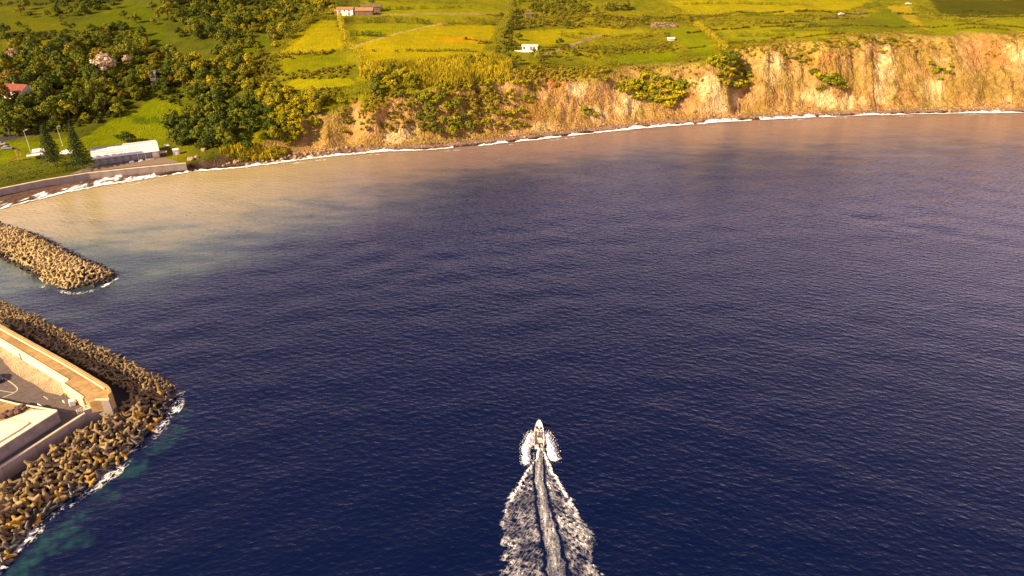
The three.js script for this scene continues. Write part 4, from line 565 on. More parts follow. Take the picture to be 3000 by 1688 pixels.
house('farm_annex', 'small brown annex against the left side of the white farmhouse', [-119.9, -501.7], .04, 2.6, 4, 2.4, .8, MAT.stone, MAT.tile, { category: 'annex' });
house('stone_barn', 'dark stone barn with orange roof right of the white farmhouse', [-101, -500.9], .04, 12, 7, 2.9, 1.5, MAT.stone, MAT.tile, { category: 'barn', doors: [[-4, 1.4, 2.1], [-1.5, 1.2, 2.0]], win: [[2.5, 1.4, 2.2, .8]] });
house('stone_barn', 'brown roofless looking stone barn behind the orange roofed one', [[-101, -500.9][0] + 3, [-101, -500.9][1] - 11], .06, 13, 6, 3.4, 1.3, MAT.stone, MAT.stone, { category: 'barn' });
house('red_roofed_house', 'house with red hipped roof half hidden by trees at the left edge', [-255.6, -360.3], -.22, 13, 9, 3.6, 2.6, MAT.white, MAT.redtile, { win: [[-3.5, 2.2, 1.1, 1.2], [.8, 2.2, 1.1, 1.2], [4, 2.2, 1.1, 1.2]], doors: [[-1.2, 1.1, 2.1]], chimney: -3.6, lift: 0.2 });
house('white_hut', 'tiny white hut with grey roof deep in the mixed wood', [-198, -387.4], .3, 3.0, 3, 2.6, .9, MAT.white, MAT.roofwhite, { category: 'hut', lift: 3.4, doors: [[0, .9, 1.9]] });
{ const g = [10.5, -422.3], t = house('bungalow', 'white bungalow with a long white terrace on the cliff top', g, -.04, 9, 6, 2.4, .7, MAT.white, std([.58, .46, .36], .8), { win: [[-3.2, .9, 1.0, 1.1], [2.6, 1.0, 1.1, 1.0]], doors: [[.9, 1.0, 2.0]] }); mesh('terrace', box(14, .7, 4, -2.4, -.5, 5.1, 0, .04), MAT.white, t); mesh('terrace_wall', box(13, .6, .2, -2.4, .2, 6.9), MAT.white, t); mesh('gable_wall', box(2.6, 3.4, .3, -1.4, 0, 3.15), MAT.white, t); }
house('field_shed', 'little grey field shed standing beside a small round tree', [98.9, -448.3], 0, 4, 2.6, 1.3, .5, MAT.coping, MAT.roofgrey, { category: 'shed' });
house('field_shed', 'tiny brown shed beside the dark bush left of the top tree row', [11.6, -517], .1, 5, 4, 2.2, .8, MAT.stone, MAT.stone, { category: 'shed' });
{ // the ruin: broken stone walls, stone by stone
  const a = [103.2, -491.9], y = ground(...a), t = thing('stone_ruin', 'roofless stone ruin with broken walls beside the lone dark tree', 'ruin', [a[0], y - .2, a[1]], .05), r = rngOf(8); const run = (x0, z0, x1, z1, hs) => { const L = Math.hypot(x1 - x0, z1 - z0), n = Math.round(L / 1.1); for (let k = 0; k < n; k++) { const f = (k + .5) / n, hh = hs * (0.6 + .5 * fbm(k * .4, hs, 2, 3) + .3 * r()); for (let yy = 0; yy < hh; yy += .62) { const m = mesh('stone', STONE, r() < .4 ? MAT.gravel : MAT.stone, t); m.position.set(lerp(x0, x1, f) + R(r, -.06, .06), yy, lerp(z0, z1, f) + R(r, -.06, .06)); m.rotation.y = Math.atan2(-(z1 - z0), x1 - x0) + R(r, -.06, .06); } } };
  const STONE = box(1.06, .58, .8, 0, 0, 0, 0, .07); run(-8, 3, 8, 3, 2.2); run(-8, -4, 8, -4, 3.0); run(-8, 3, -8, -4, 2.6); run(8, 3, 8, -4, 2.0);
}
{ // cattle and far vehicles
  const cow = (label, [x, z], turn) => { const t = thing('cow', label, 'cow', [x, ground(x, z), z], turn, 'cows in the yellow field'), hide = std([.07, .035, .02], .9); const g = [], e = (x0, y0, z0, a, b, c) => { const s = new THREE.SphereGeometry(1, 14, 10); s.scale(a, b, c); s.translate(x0, y0, z0); g.push(s); }; e(-.35, 1.05, 0, .62, .40, .36); e(.30, 1.08, 0, .60, .44, .36); e(.95, 1.12, 0, .32, .26, .18); e(1.32, 1.02, 0, .26, .15, .13); for (const [lx, lz] of [[-.72, .2], [-.72, -.2], [.58, .2], [.58, -.2]]) g.push(limb([lx, 1.0, lz], [lx + .03, .5, lz], .15, .09), limb([lx + .03, .52, lz], [lx, 0, lz], .09, .07)); g.push(limb([-.94, 1.2, 0], [-1.05, .5, 0], .04, .03)); for (const s of [-1, 1]) g.push(limb([1.16, 1.14, s * .1], [1.12, 1.2, s * .3], .05, .03), limb([1.2, 1.16, s * .07], [1.26, 1.34, s * .16], .03, .01)); mesh('body', g, hide, t); };
  cow('dark cow grazing at the foot of the big yellow field, the left one', [-78.9, -406.5], 2.8); cow('dark cow grazing at the foot of the big yellow field, the right one', [-65.6, -404.7], -.3);
  const v = [236.5, -525.6]; car('pale car standing on the track in the far right field', v, ground(...v), .3, [.75, .7, .55]); const u = [306.9, -570.5]; car('pale car parked by the dark hedge bank at the top right', u, ground(...u), .1, [.75, .7, .6]);
}
// ------------------------------------------------------------------ harbour mole, breakwater and their tetrapods
{
  const nw = [[-138.1, -152.7], [-127.7, -146.2], [-113.7, -137.4], [-101, -129.5], [-92.5, -123.9], [-87.1, -120.3]], cn = [[-85.9, -119.1], [-85.1, -117.9]], se = [[-85.3, -116.7], [-88.4, -116.7], [-90.5, -115.3], [-92.1, -111.7], [-94.9, -105.2], [-97.6, -99], [-99.8, -93.8]];
  const Q = 3.4, foot = [...nw, ...cn, ...se];
  structure(mesh('mole_quay', extrude([...foot.map(p => p), [-175, -62], [-190, -110]], 8, Q - 8), MAT.asphalt));
  const m = thing('mole_promenade', 'raised ochre concrete promenade along the outer side of the harbour mole', 'promenade', [0, 0, 0]);
  const inner = [[-91, -117.2], [-98.6, -122.5], [-98, -123.5], [-110.5, -131.7], [-124.3, -140.5], [-134.7, -147.2]];
  const outer = [...nw.map(p => [p[0] + .25, p[1] + .55]), ...cn.map(p => [p[0] - .5, p[1] + .1]), [se[0][0] - .3, se[0][1] - .3], [-89.3, -116.1]];
  // deck in slabs, alternately toned
  const at = (line, f) => { let L = 0; const s = []; for (let i = 0; i + 1 < line.length; i++) { const l = Math.hypot(line[i + 1][0] - line[i][0], line[i + 1][1] - line[i][1]); s.push(l); L += l; } let d = f * L; for (let i = 0; i < s.length; i++) { if (d <= s[i] || i === s.length - 1) { const t = d / s[i]; return [lerp(line[i][0], line[i + 1][0], t), lerp(line[i][1], line[i + 1][1], t)]; } d -= s[i]; } };
  const innerLine = [inner[5], inner[4], inner[3], inner[2]], outLine = nw.slice(0, 5).map(p => [p[0] + .25, p[1] + .55]);
  for (let k = 0; k < 6; k++) { const a = k / 6, b = (k + 1) / 6 - .0012; mesh('deck_slab', extrude([at(outLine, a), at(outLine, b), at(innerLine, b), at(innerLine, a)], 6.2 - Q, Q + .003 * (k % 2)), k % 3 === 1 ? MAT.deck : k % 3 ? MAT.deckDark : MAT.deck, m); }
  mesh('deck_slab', extrude([at(outLine, 1), [nw[5][0] + .05, nw[5][1] + .6], [cn[0][0] - .5, cn[0][1] + .1], [cn[1][0] - .5, cn[1][1]], [se[0][0] - .4, se[0][1] - .2], [-89.1, -115.8], [-91, -117.2], [-98.6, -122.5], at(innerLine, 1)], 6.2 - Q, Q + .004), MAT.deck, m);
  const strip = (line, w, h, y, mat, name, off = 0, n = 1) => { for (let i = 0; i + 1 < line.length; i++) { const a = line[i], b = line[i + 1], L = Math.hypot(b[0] - a[0], b[1] - a[1]), k = Math.max(1, Math.round(L / n)); for (let q = 0; q < k; q++) { const f = (q + .5) / k, p = mesh(name, box(L / k - .04, h, w, 0, 0, off, 0, .04), mat, m); p.position.set(lerp(a[0], b[0], f), y, lerp(a[1], b[1], f)); p.rotation.y = dirOf(a, b); } } };
  strip([...nw, ...cn, se[0]], .55, 3.9, Q, MAT.deck, 'parapet_panel', .35, 8); strip([...nw], .28, .45, Q + 3.2, MAT.coping, 'parapet_step', .9, 8);
  strip([at(innerLine, 0), at(innerLine, 1)], .35, .14, 6.21, MAT.pale, 'edge_kerb', -.15, 9); strip([[-98.6, -122.5], [-91, -117.2]], .4, .16, 6.22, MAT.pale, 'edge_kerb', 0, 9); strip([at(innerLine, 0), at(innerLine, 1)], .3, 2.75, Q, MAT.pale, 'inner_wall_panel', .18, 9); strip([[-98.6, -122.5], [-91, -117.2]], .3, 2.75, Q, MAT.coping, 'inner_wall_panel', .2, 9);
  mesh('drain_pipe', bar([at(innerLine, .52)[0] - .3, Q + .2, at(innerLine, .52)[1] + .45], [at(innerLine, .52)[0] - .3, Q + 2.7, at(innerLine, .52)[1] + .45], .1), MAT.wood, m);
  const w2 = thing('mole_sea_wall', 'grey outer wall of the mole with bright coping above the tetrapods', 'wall', [0, 0, 0]);
  for (let i = 0; i + 1 < se.length; i++) { const a = se[i], b = se[i + 1], L = Math.hypot(b[0] - a[0], b[1] - a[1]), n = Math.max(1, Math.round(L / 6)), hy = [7.2, 5.4, 3.85, 3.85, 3.85, 3.85, 3.85]; for (let k = 0; k < n; k++) { const f = (k + .5) / n, p = mesh('wall_panel', box(L / n - .03, 9, .5, 0, 0, 0, 0, .04), MAT.greywall, w2), top = lerp(hy[i], hy[i + 1], f); p.position.set(lerp(a[0], b[0], f), top - 9.2, lerp(a[1], b[1], f)); p.rotation.y = dirOf(a, b); const c = mesh('coping_stone', box(L / n - .03, .2, .62, 0, 0, 0, 0, .03), MAT.coping, w2); c.position.set(lerp(a[0], b[0], f), top - .2, lerp(a[1], b[1], f)); c.rotation.y = dirOf(a, b); } }
  const gv = thing('gravel_bank', 'pale gravel bank heaped along the foot of the inner promenade wall', 'gravel bank', [0, 0, 0]);
  { const P = [], I = [], nu = 50, nv = 8, q = rngOf(5); const a = at(innerLine, .05), b = [-96.9, -122.3], c1 = at(innerLine, .98); for (let j = 0; j <= nv; j++) for (let i = 0; i <= nu; i++) { const f = i / nu, s = [lerp(a[0], lerp(c1[0], b[0], .2), f), lerp(a[1], lerp(c1[1], b[1], .2), f)], g = j / nv, wd = (3.4 + 1.2 * vnoise(f * 9, 1, 4)) * (1 - .35 * f); P.push(s[0] - g * wd * .54, Q + .01 + .95 * Math.pow(1 - g, 1.5) + .12 * fbm(f * 30, g * 5, 3, 7) * (1 - g), s[1] + .35 + g * wd * .84); } for (let j = 0; j < nv; j++) for (let i = 0; i < nu; i++) { const k = j * (nu + 1) + i; I.push(k, k + nu + 1, k + 1, k + 1, k + nu + 1, k + nu + 2); } const uv = []; for (let i = 0; i < P.length; i += 3) uv.push(P[i] / 3, P[i + 2] / 3); mesh('gravel', soup(P, I, null, uv), MAT.gravel, gv); }
  // harbour store with its flat roof
  const rp = [[-94.1, -112.8], [-99.6, -114.1], [-104, -115.1], [-108.4, -116.5], [-116.5, -118.9], [-100.4, -95.9], [-98.6, -101.7], [-98.2, -102.8]];
  const st = thing('harbour_store', 'flat roofed harbour store with pale sunlit roof at the left edge', 'building', [0, 0, 0]); mesh('wall', extrude(rp, 2.62, Q), MAT.greywall, st);
  const rc = [(rp[0][0] + rp[5][0]) / 2, (rp[0][1] + rp[5][1]) / 2];
  mesh('roof', extrude([rp[0], [-99.7, -113.3], [-102.3, -110.5], [-107.7, -106.2], rp[5], rp[6], rp[7]], .18, Q + 2.63), std([.80, .66, .44], .85, { map: plasterMap }), st); mesh('roof', extrude([[-99.7, -113.3], rp[1], rp[2], rp[3], rp[4], [-107.7, -106.2], [-102.3, -110.5]], .1, Q + 2.63), MAT.deckDark, st);
  for (const [a, b] of [[[-102.3, -110], [-97.3, -108.7]], [[-97.3, -108.7], [-98.1, -106.3]], [[-98.1, -106.3], [-99.8, -102.6]]]) mesh('roof_kerb', (() => { const L = Math.hypot(b[0] - a[0], b[1] - a[1]), g = box(L, .28, .22); g.rotateY(dirOf(a, b)); g.translate((a[0] + b[0]) / 2, Q + 2.8, (a[1] + b[1]) / 2); return g; })(), MAT.coping, st);
  for (let i = 0; i < 3; i++) mesh('parapet', (() => { const a = rp[i], b = rp[i + 1], L = Math.hypot(b[0] - a[0], b[1] - a[1]), g = box(L, .2, .3); g.rotateY(dirOf(a, b)); g.translate((a[0] + b[0]) / 2, Q + 2.79, (a[1] + b[1]) / 2); return g; })(), MAT.pale, st);
  { const q = rngOf(66), g = [], c = [-101.9, -113.5], d = [-104, -111]; for (let i = 0; i < 40; i++) { const f = q(), k = new THREE.IcosahedronGeometry(R(q, .25, .7), 1), p = k.attributes.position; for (let v = 0; v < p.count; v++) { const n = 1 + .4 * vnoise(p.getX(v) * 3 + i, p.getY(v) * 3 + p.getZ(v) * 2, 4); p.setXYZ(v, p.getX(v) * n, p.getY(v) * n * .6, p.getZ(v) * n); } k.computeVertexNormals(); k.translate(lerp(c[0], d[0], f) + R(q, -.8, .8), Q + 2.95 + .3 * q(), lerp(c[1], d[1], f) + R(q, -.8, .8)); g.push(k); } tag(mesh('net_heap', g, std([.12, .058, .036], .95)), 'heap of reddish brown nets lying across the roof of the harbour store', 'net heap'); }
  const rl = thing('steel_railing', 'pale railing on the mole edge near the corner steps', 'railing', [0, 0, 0]); { const a = [-91.9, -115.1], b = [-91.1, -116.8], c = [-89.6, -116.4]; for (const [p, q] of [[a, b], [b, c]]) { for (const y of [.15, .6, 1.15]) mesh('rail', bar([p[0], Q + y, p[1]], [q[0], Q + y, q[1]], .05), MAT.paint, rl); for (let k = 0; k <= 6; k++) mesh('baluster', bar([lerp(p[0], q[0], k / 6), Q, lerp(p[1], q[1], k / 6)], [lerp(p[0], q[0], k / 6), Q + 1.2, lerp(p[1], q[1], k / 6)], k % 6 ? .03 : .09), MAT.paint, rl); } }
  const bx = (label, p, s) => { const t = thing('white_container', label, 'container', at3(p, Q), .5); mesh('body', box(s, s * 1.05, s, 0, 0, 0, 0, .18), MAT.white, t); mesh('lid', box(s * 1.04, .12, s * 1.04, 0, s * 1.05, 0, 0, .05), MAT.paint, t); };
  bx('white plastic container on the quay beside the corner steps', [-94.8, -118.4], 1.15);
  const sg = (label, p, w, h) => { const t = thing('white_sign', label, 'sign', at3(p, Q), -.5); for (const x of [-w / 2, w / 2]) mesh('post', cyl(.04, .04, h, x, 0, 0, 6), MAT.steel, t); mesh('panel', box(w + .1, h * .55, .06, 0, h * .45, 0), MAT.paint, t); }; sg('low pale sign board on the quay left of the white container', [-96.7, -118.5], .6, 1.2); sg('pale triangular barrier by the roof corner of the harbour store', [-101.1, -117.3], 1.6, 1.0);
  { const a = [-115.3, -127.8]; car('dark car parked inside the painted curve on the quay', [a[0] - 2.2, a[1] + .2], Q, -.55, [.02, .02, .028]); }
  const line = (pts, w) => { const c = new THREE.CatmullRomCurve3(pts.map(p => new THREE.Vector3(p[0], 0, p[1]))), n = 40, P = [], I = []; for (let i = 0; i <= n; i++) { const p = c.getPoint(i / n), t = c.getTangent(i / n); P.push(p.x - t.z * w, Q + .008, p.z + t.x * w, p.x + t.z * w, Q + .008, p.z - t.x * w); if (i < n) { const o = i * 2; I.push(o, o + 1, o + 2, o + 1, o + 3, o + 2); } } return soup(P, I); };
  const mk = structure(mesh('quay_markings', line([[-118.1, -129.6], [-114.5, -127.2], [-111.6, -125.2], [-110.4, -123.9], [-110.5, -122.6], [-112.1, -120.7]], .11), std([.52, .42, .30], .9))); mesh('painted_line', line([[-114.9, -123.8], [-112.7, -123.3], [-110.6, -122.8]], .08), mk.material, mk); mesh('painted_line', line([[-103.1, -121.5], [-102.3, -121], [-101.5, -120.4]], .10), mk.material, mk); mesh('painted_line', line([[-119, -129.9], [-117.9, -129.4], [-116.2, -128.4]], .12), mk.material, mk);
  { const g = [-97.7, -122.3], t = bush('ivy_clump', 'yellow green weeds growing at the foot of the promenade steps', null, g[0], g[1], .5, 'gold', 1, .4, .7); t.position.y = Q; }

  // rubble cores
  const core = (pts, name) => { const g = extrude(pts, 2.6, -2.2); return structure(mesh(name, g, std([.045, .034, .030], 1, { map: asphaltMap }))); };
  // tetrapods
  const tetra = (() => { const g = [], dirs = [[0, 1, 0], [.943, -.333, 0], [-.471, -.333, .816], [-.471, -.333, -.816]]; for (const d of dirs) { const v = new THREE.Vector3(...d), c = new THREE.CylinderGeometry(.27, .43, 1.3, 8, 1); c.translate(0, .65, 0); const cap = new THREE.CylinderGeometry(.19, .27, .09, 8, 1); cap.translate(0, 1.345, 0); for (const k of [c, cap]) { k.applyQuaternion(new THREE.Quaternion().setFromUnitVectors(new THREE.Vector3(0, 1, 0), v)); g.push(k); } } const o = join(g); return o; })();
  const conc = [[.27, .175, .075], [.20, .125, .056], [.34, .232, .105], [.14, .090, .046], [.26, .165, .048]].map(c => std(c, .92, { map: concreteMap, bumpMap: roughBump, bumpScale: .05 })), lichen = std([.36, .20, .025], .9, { map: concreteMap }), wet = std([.055, .042, .034], .45, { map: concreteMap });
  const r = rngOf(1717), list = [];
  // slope profile: from the wall (crest) down to the water, sampled along two sides and round the head
  const wallLine = [[-99.4, -94.9], [-97.6, -99], [-94.9, -105.2], [-92.1, -111.7], [-90.5, -115.3], [-86.7, -116.4], [-86.2, -119.4], [-88.4, -121.5], [-101.4, -129.9], [-114.1, -137.9], [-128.1, -146.7], [-137.1, -152.4]];
  const edge = [[-90.2, -80.6], [-85.2, -79.9], [-85.9, -87.6], [-82.8, -95.5], [-79.2, -102.8], [-77, -114], [-76.7, -125.5], [-82, -131.7], [-99.9, -143], [-113.5, -150.5], [-131, -161.5], [-150.7, -172.7]];
  const N = wallLine.length - 1, cl = a => new THREE.CatmullRomCurve3(a.map(p => new THREE.Vector3(p[0], 0, p[1])), false, 'catmullrom', .3), cw = cl(wallLine), ce = cl(edge);
  const place = (u, v) => { const a = cw.getPoint(u), b = ce.getPoint(u); return [lerp(a.x, b.x, v), lerp(a.z, b.z, v)]; };
  const crest = u => u < .42 ? 1.9 : lerp(1.9, 3.4, Math.min(1, (u - .42) * 3));
  const tryPut = (u, v, s, dy) => { const [x, z] = place(u, v); for (const q of list) if (Math.hypot(q.x - x, q.z - z) < (q.s + s) * .72) return; list.push({ x, z, y: crest(u) * Math.pow(Math.max(0, 1 - v), .8) - .15 + dy, s, u, v }); };
  for (let i = 0; i < 14000; i++) { const u = r(), v = Math.pow(r(), .9); if (u < .60) tryPut(u, .17 + .85 * v, R(r, .84, 1.08), R(r, -.1, .3)); else { const band = .35 + .68 * v; tryPut(u, band, R(r, .60, .85), R(r, -.1, .2)); } }
  for (let i = 0; i < 260; i++) { const u = R(r, .04, .6), v = R(r, .2, .8); const [x, z] = place(u, v); list.push({ x, z, y: crest(u) * Math.pow(Math.max(0, 1 - v), .8) + .95, s: R(r, .84, 1.08), u, v, top: true }); if (list.filter(q => q.top).length > 46) break; }
  const inFrame = q => q.z < -73;
  const near = list.filter(inFrame), score = q => q.s / Math.hypot(q.x, q.z, 90); near.sort((a, b) => score(b) - score(a));
  const solo = near.slice(0, 290), rest = near.slice(290);
  const E = new THREE.Euler();
  for (const q of solo) {
    const where = q.u < .60 ? (q.v > .80 ? ['concrete tetrapod at the waterline below the outer mole wall', 'tetrapods at the waterline of the mole'] : q.u > .42 ? ['concrete tetrapod piled round the head of the mole at its outer corner', 'tetrapods round the mole head'] : q.v < .35 ? ['concrete tetrapod lying in the row nearest the outer mole wall', 'tetrapods nearest the mole wall'] : ['concrete tetrapod in the middle of the slope below the outer mole wall', 'tetrapods of the mole slope']) : ['concrete tetrapod on the rubble strip behind the promenade parapet', 'tetrapods behind the parapet'];
    const ci = Math.floor(r() * 5), lic = q.u < .60 && q.v > .62 && r() < .12, w = q.u < .6 && q.v > .88;
    const m = mesh('tetrapod', tetra, lic ? lichen : w ? wet : conc[ci]); m.position.set(q.x, q.y + .25 * q.s, q.z); m.rotation.set(r() * 6.28, r() * 6.28, r() * 6.28); m.scale.setScalar(q.s); tag(m, lic ? 'tetrapod with orange yellow lichen near the waterline of the mole' : (w ? 'wet dark ' : ['ochre ', 'brown ', 'pale ', 'dark brown ', 'yellowish '][ci]) + where[0], 'tetrapod', lic ? 'lichened tetrapods' : where[1]);
  }
  // detached breakwater
  const bw = [[-194, -231.3], [-183.8, -227.2], [-164.9, -217.4], [-139.5, -199], [-128.5, -192.1], [-121.8, -187.6], [-121.3, -183.5], [-124.1, -179.9], [-131, -177.8], [-137.3, -179.9], [-150.4, -189.4], [-165.2, -199], [-175.7, -204.8]];
  core(bw.map(p => p), 'breakwater_core'); core([...edge.map(p => p), [-175, -150], [-175, -70]], 'mole_core');
  const O = new THREE.Object3D(), mats = [], cols = [], col = new THREE.Color(), add = (x, y, z, s, c) => { O.position.set(x, y, z); O.rotation.set(r() * 6.28, r() * 6.28, r() * 6.28); O.scale.setScalar(s); O.updateMatrix(); mats.push(O.matrix.clone()); cols.push(c); };
  for (const q of rest) add(q.x, q.y + .25 * q.s, q.z, q.s, (v => [.30 * v, .20 * v, .085 * v])(R(r, .55, 1.25)));
  const taken = []; for (let i = 0; i < 24000 && taken.length < 1500; i++) { const x = R(r, -205, -118), z = R(r, -240, -172); if (!inPoly(x, z, bw)) continue; if (taken.some(q => Math.hypot(q[0] - x, q[1] - z) < 1.12)) continue; taken.push([x, z]); const d = toLine(x, z, [...bw, bw[0]]), y = Math.min(3.2, d * .62) + .1; const dk = d < 1.3 && (z < -185 || x > -128); const v = R(r, .75, 1.2); add(x, y, z, R(r, .72, .98), dk ? [.045, .034, .03] : [.43 * v, .30 * v, .125 * v]); }
  const nRest = rest.length;
  const mound = (from, to, name, label) => { const mats_ = mats.slice(from, to), cols_ = cols.slice(from, to); const im = new THREE.InstancedMesh(tetra, std([1, 1, 1], .92, { map: concreteMap, bumpMap: roughBump, bumpScale: .05 }), mats_.length); mats_.forEach((k, i) => { im.setMatrixAt(i, k); im.setColorAt(i, col.setRGB(...cols_[i])); }); im.name = numbered(name); scene.add(stuff(im, label, 'tetrapods')); };
  mound(nRest, mats.length, 'tetrapod_mound', 'mound of yellow brown concrete tetrapods forming the detached breakwater'); if (nRest) mound(0, nRest, 'tetrapod_mound', 'smaller far tetrapods piled along the inner arm and foot of the mole');
}
// ------------------------------------------------------------------ the boat
{
  const L = 8.2, Bm = 2.4, t = thing('motor_boat', 'white open motor boat speeding away with a long foaming wake', 'boat', [5.55, 0.05, -108.3], -0.03);
  t.rotation.x = 0.035; t.scale.setScalar(.92);
  const gel = new THREE.MeshPhysicalMaterial({ color: rgb(.80, .77, .72), roughness: .35, clearcoat: .6 }), tubeM = std([.10, .075, .06], .6), cushion = std([.035, .024, .020], .8), floorM = std([.42, .34, .27], .8);
  const half = s => Bm / 2 * Math.pow(Math.max(0, 1 - Math.pow(s, 3.4)), .62) * (0.90 + .10 * Math.min(1, s * 4)), sheer = s => .85 + .45 * s * s, keel = s => -.35 + .75 * Math.pow(s, 4);
  const loft = (secs, close) => { const n = secs[0].length, P = [], I = []; secs.forEach(q => q.forEach(p => P.push(...p))); for (let i = 0; i + 1 < secs.length; i++) for (let j = 0; j + 1 < n; j++) { const a = i * n + j; I.push(a, a + 1, a + n, a + 1, a + n + 1, a + n); } return soup(P, I); };
  const S = 26, secs = [], fl = [], dk = [];
  for (let i = 0; i <= S; i++) { const s = i / S, z = -s * L, b = Math.max(.02, half(s)), h = sheer(s), k = keel(s), ib = Math.max(.01, b - .22), fh = .28; secs.push([[-ib, fh, z], [-ib, h - .02, z], [-b * .98, h + .03, z], [-b, h, z], [-b * .86, k + .38, z], [0, k, z], [b * .86, k + .38, z], [b, h, z], [b * .98, h + .03, z], [ib, h - .02, z], [ib, fh, z]]); if (s < .64) fl.push([[-ib, fh, z], [ib, fh, z]]); if (s > .62) dk.push([[-ib - .04, h - .01, z], [0, h + .10, z], [ib + .04, h - .01, z]]); }
  const hm = new THREE.MeshPhysicalMaterial({ color: rgb(.80, .77, .72), roughness: .35, clearcoat: .6, side: THREE.DoubleSide });
  mesh('hull', loft(secs), hm, t); mesh('floor', loft(fl), new THREE.MeshStandardMaterial({ color: rgb(.42, .34, .27), roughness: .8, side: THREE.DoubleSide }), t); mesh('foredeck', loft(dk), hm, t); mesh('transom', box(Bm * .80, 1.05, .12, 0, -.2, -.02), gel, t); mesh('bulkhead', box(Bm * .80, .9, .08, 0, .25, -L * .625), gel, t);
  for (const s of [-1, 1]) mesh('rub_rail', (() => { const pts = []; for (let i = 0; i <= 20; i++) { const q = i / 20 * .985; pts.push(new THREE.Vector3(s * (half(q) + .02), sheer(q) - .08, -q * L)); } return new THREE.TubeGeometry(new THREE.CatmullRomCurve3(pts), 40, .055, 6); })(), tubeM, t);
  const c = mesh('console', box(.95, .95, .8, .1, .28, -4.3, 0, .08), gel, t); mesh('windscreen', (() => { const k = box(.9, .5, .04); k.rotateX(.35); k.translate(.1, 1.2, -4.62); return k; })(), MAT.glass, c); mesh('steering_wheel', (() => { const k = new THREE.TorusGeometry(.2, .025, 6, 16); k.rotateX(-.5); k.translate(.1, 1.15, -3.84); return k; })(), MAT.dark, c);
  const seat = mesh('seat', box(1.0, .5, .55, .1, .28, -2.9, 0, .06), gel, t); mesh('cushion', box(.94, .12, .5, .1, .79, -2.9, 0, .05), cushion, seat); mesh('backrest', box(.94, .45, .1, .1, .85, -2.62, 0, .04), cushion, seat);
  const st2 = mesh('seat', box(1.9, .42, .5, 0, .28, -.75, 0, .06), gel, t); mesh('cushion', box(1.8, .1, .45, 0, .7, -.75, 0, .04), cushion, st2);
  mesh('hatch', (() => { const k = new THREE.CylinderGeometry(.42, .42, .06, 18); k.scale(1, 1, 1.25); k.translate(-.35, 1.12, -5.75); return k; })(), cushion, t); mesh('hatch_lid', (() => { const k = box(.55, .06, .6, 0, 0, 0, 0, .02); k.translate(.42, 1.10, -5.5); return k; })(), cushion, t);
  const ob = mesh('outboard_motor', (() => { const k = new RoundedBoxGeometry(.5, .62, .72, 3, .16); k.translate(.05, 1.2, .35); return k; })(), MAT.dark, t); mesh('shaft', box(.16, 1.2, .3, .05, -.3, .3), MAT.dark, ob);
  const rail = mesh('bow_rail', (() => { const pts = []; for (let i = -12; i <= 12; i++) { const q = .97 - Math.abs(i) / 12 * .30; pts.push(new THREE.Vector3(Math.sign(i) * Math.max(0, half(q) - .12), sheer(q) + .42, -q * L)); } return new THREE.TubeGeometry(new THREE.CatmullRomCurve3(pts), 48, .022, 5); })(), MAT.steel, t);
  // the helmsman: one body from tapered limbs
  const caps = [[[0, .92, 0], [0, 1.42, .03], .17, .20], [[0, 1.40, .03], [0, 1.58, .0], .08, .07], [[0, 1.70, -.03], [0, 1.74, -.03], .115, .11], [[-.20, 1.40, .02], [-.30, 1.14, -.06], .075, .06], [[-.30, 1.14, -.06], [-.14, 1.06, -.36], .055, .04], [[.20, 1.40, .02], [.30, 1.14, -.06], .075, .06], [[.30, 1.14, -.06], [.14, 1.06, -.36], .055, .04], [[-.10, .90, 0], [-.13, .48, -.05], .11, .08], [[-.13, .48, -.05], [-.14, .08, .03], .075, .05], [[.10, .90, 0], [.13, .48, -.05], .11, .08], [[.13, .48, -.05], [.14, .08, .03], .075, .05], [[-.14, .06, .02], [-.15, .05, -.16], .05, .045], [[.14, .06, .02], [.15, .05, -.16], .05, .045]];
  for (const s of [-1, 1]) for (let f = 0; f < 4; f++) caps.push([[s * (.14 - f * .012), 1.06 - f * .02, -.38], [s * (.10 - f * .01), 1.05 - f * .022, -.44 + f * .006], .016, .012]);
  const n = 72, mc = new MarchingCubes(n, std([1, 1, 1]), false, false, 90000); mc.isolation = 0;
  const v = new THREE.Vector3(), A = new THREE.Vector3(), B = new THREE.Vector3(), sd = (x, y, z) => { let d = 1e3; for (const [a, b, r0, r1] of caps) { A.set(...a); B.set(...b).sub(A); v.set(x, y, z).sub(A); const f = clamp(v.dot(B) / Math.max(1e-6, B.lengthSq())); const q = v.addScaledVector(B, -f).length() - lerp(r0, r1, f), k = .035, h = clamp(.5 + .5 * (d - q) / k); d = lerp(d, q, h) - k * h * (1 - h); } return d; };
  for (let k = 0; k < n; k++) for (let j = 0; j < n; j++) for (let i = 0; i < n; i++) mc.field[i + j * n + k * n * n] = -sd(((i - n / 2) / (n / 2)) * 1.0, ((j - n / 2) / (n / 2)) * 1.0 + .94, ((k - n / 2) / (n / 2)) * 1.0);
  mc.update(); const cnt = mc.count, pos = Array.from(mc.positionArray.slice(0, cnt * 3)), nor = Array.from(mc.normalArray.slice(0, cnt * 3)), colr = [];
  for (let i = 0; i < cnt; i++) { pos[i * 3 + 1] += .94; const y = pos[i * 3 + 1], z = pos[i * 3 + 2]; colr.push(...(y > 1.70 && z > -.09 || y > 1.79 ? [.03, .02, .015] : y > 1.54 ? [.42, .25, .17] : y < .12 ? [.04, .035, .03] : y < .92 ? [.03, .035, .05] : Math.abs(pos[i * 3]) < .2 && z < -.33 ? [.42, .25, .17] : [.16, .05, .03])); }
  const bg = new THREE.BufferGeometry(); bg.setAttribute('position', new THREE.Float32BufferAttribute(pos, 3)); bg.setAttribute('normal', new THREE.Float32BufferAttribute(nor, 3)); bg.setAttribute('color', new THREE.Float32BufferAttribute(colr, 3));
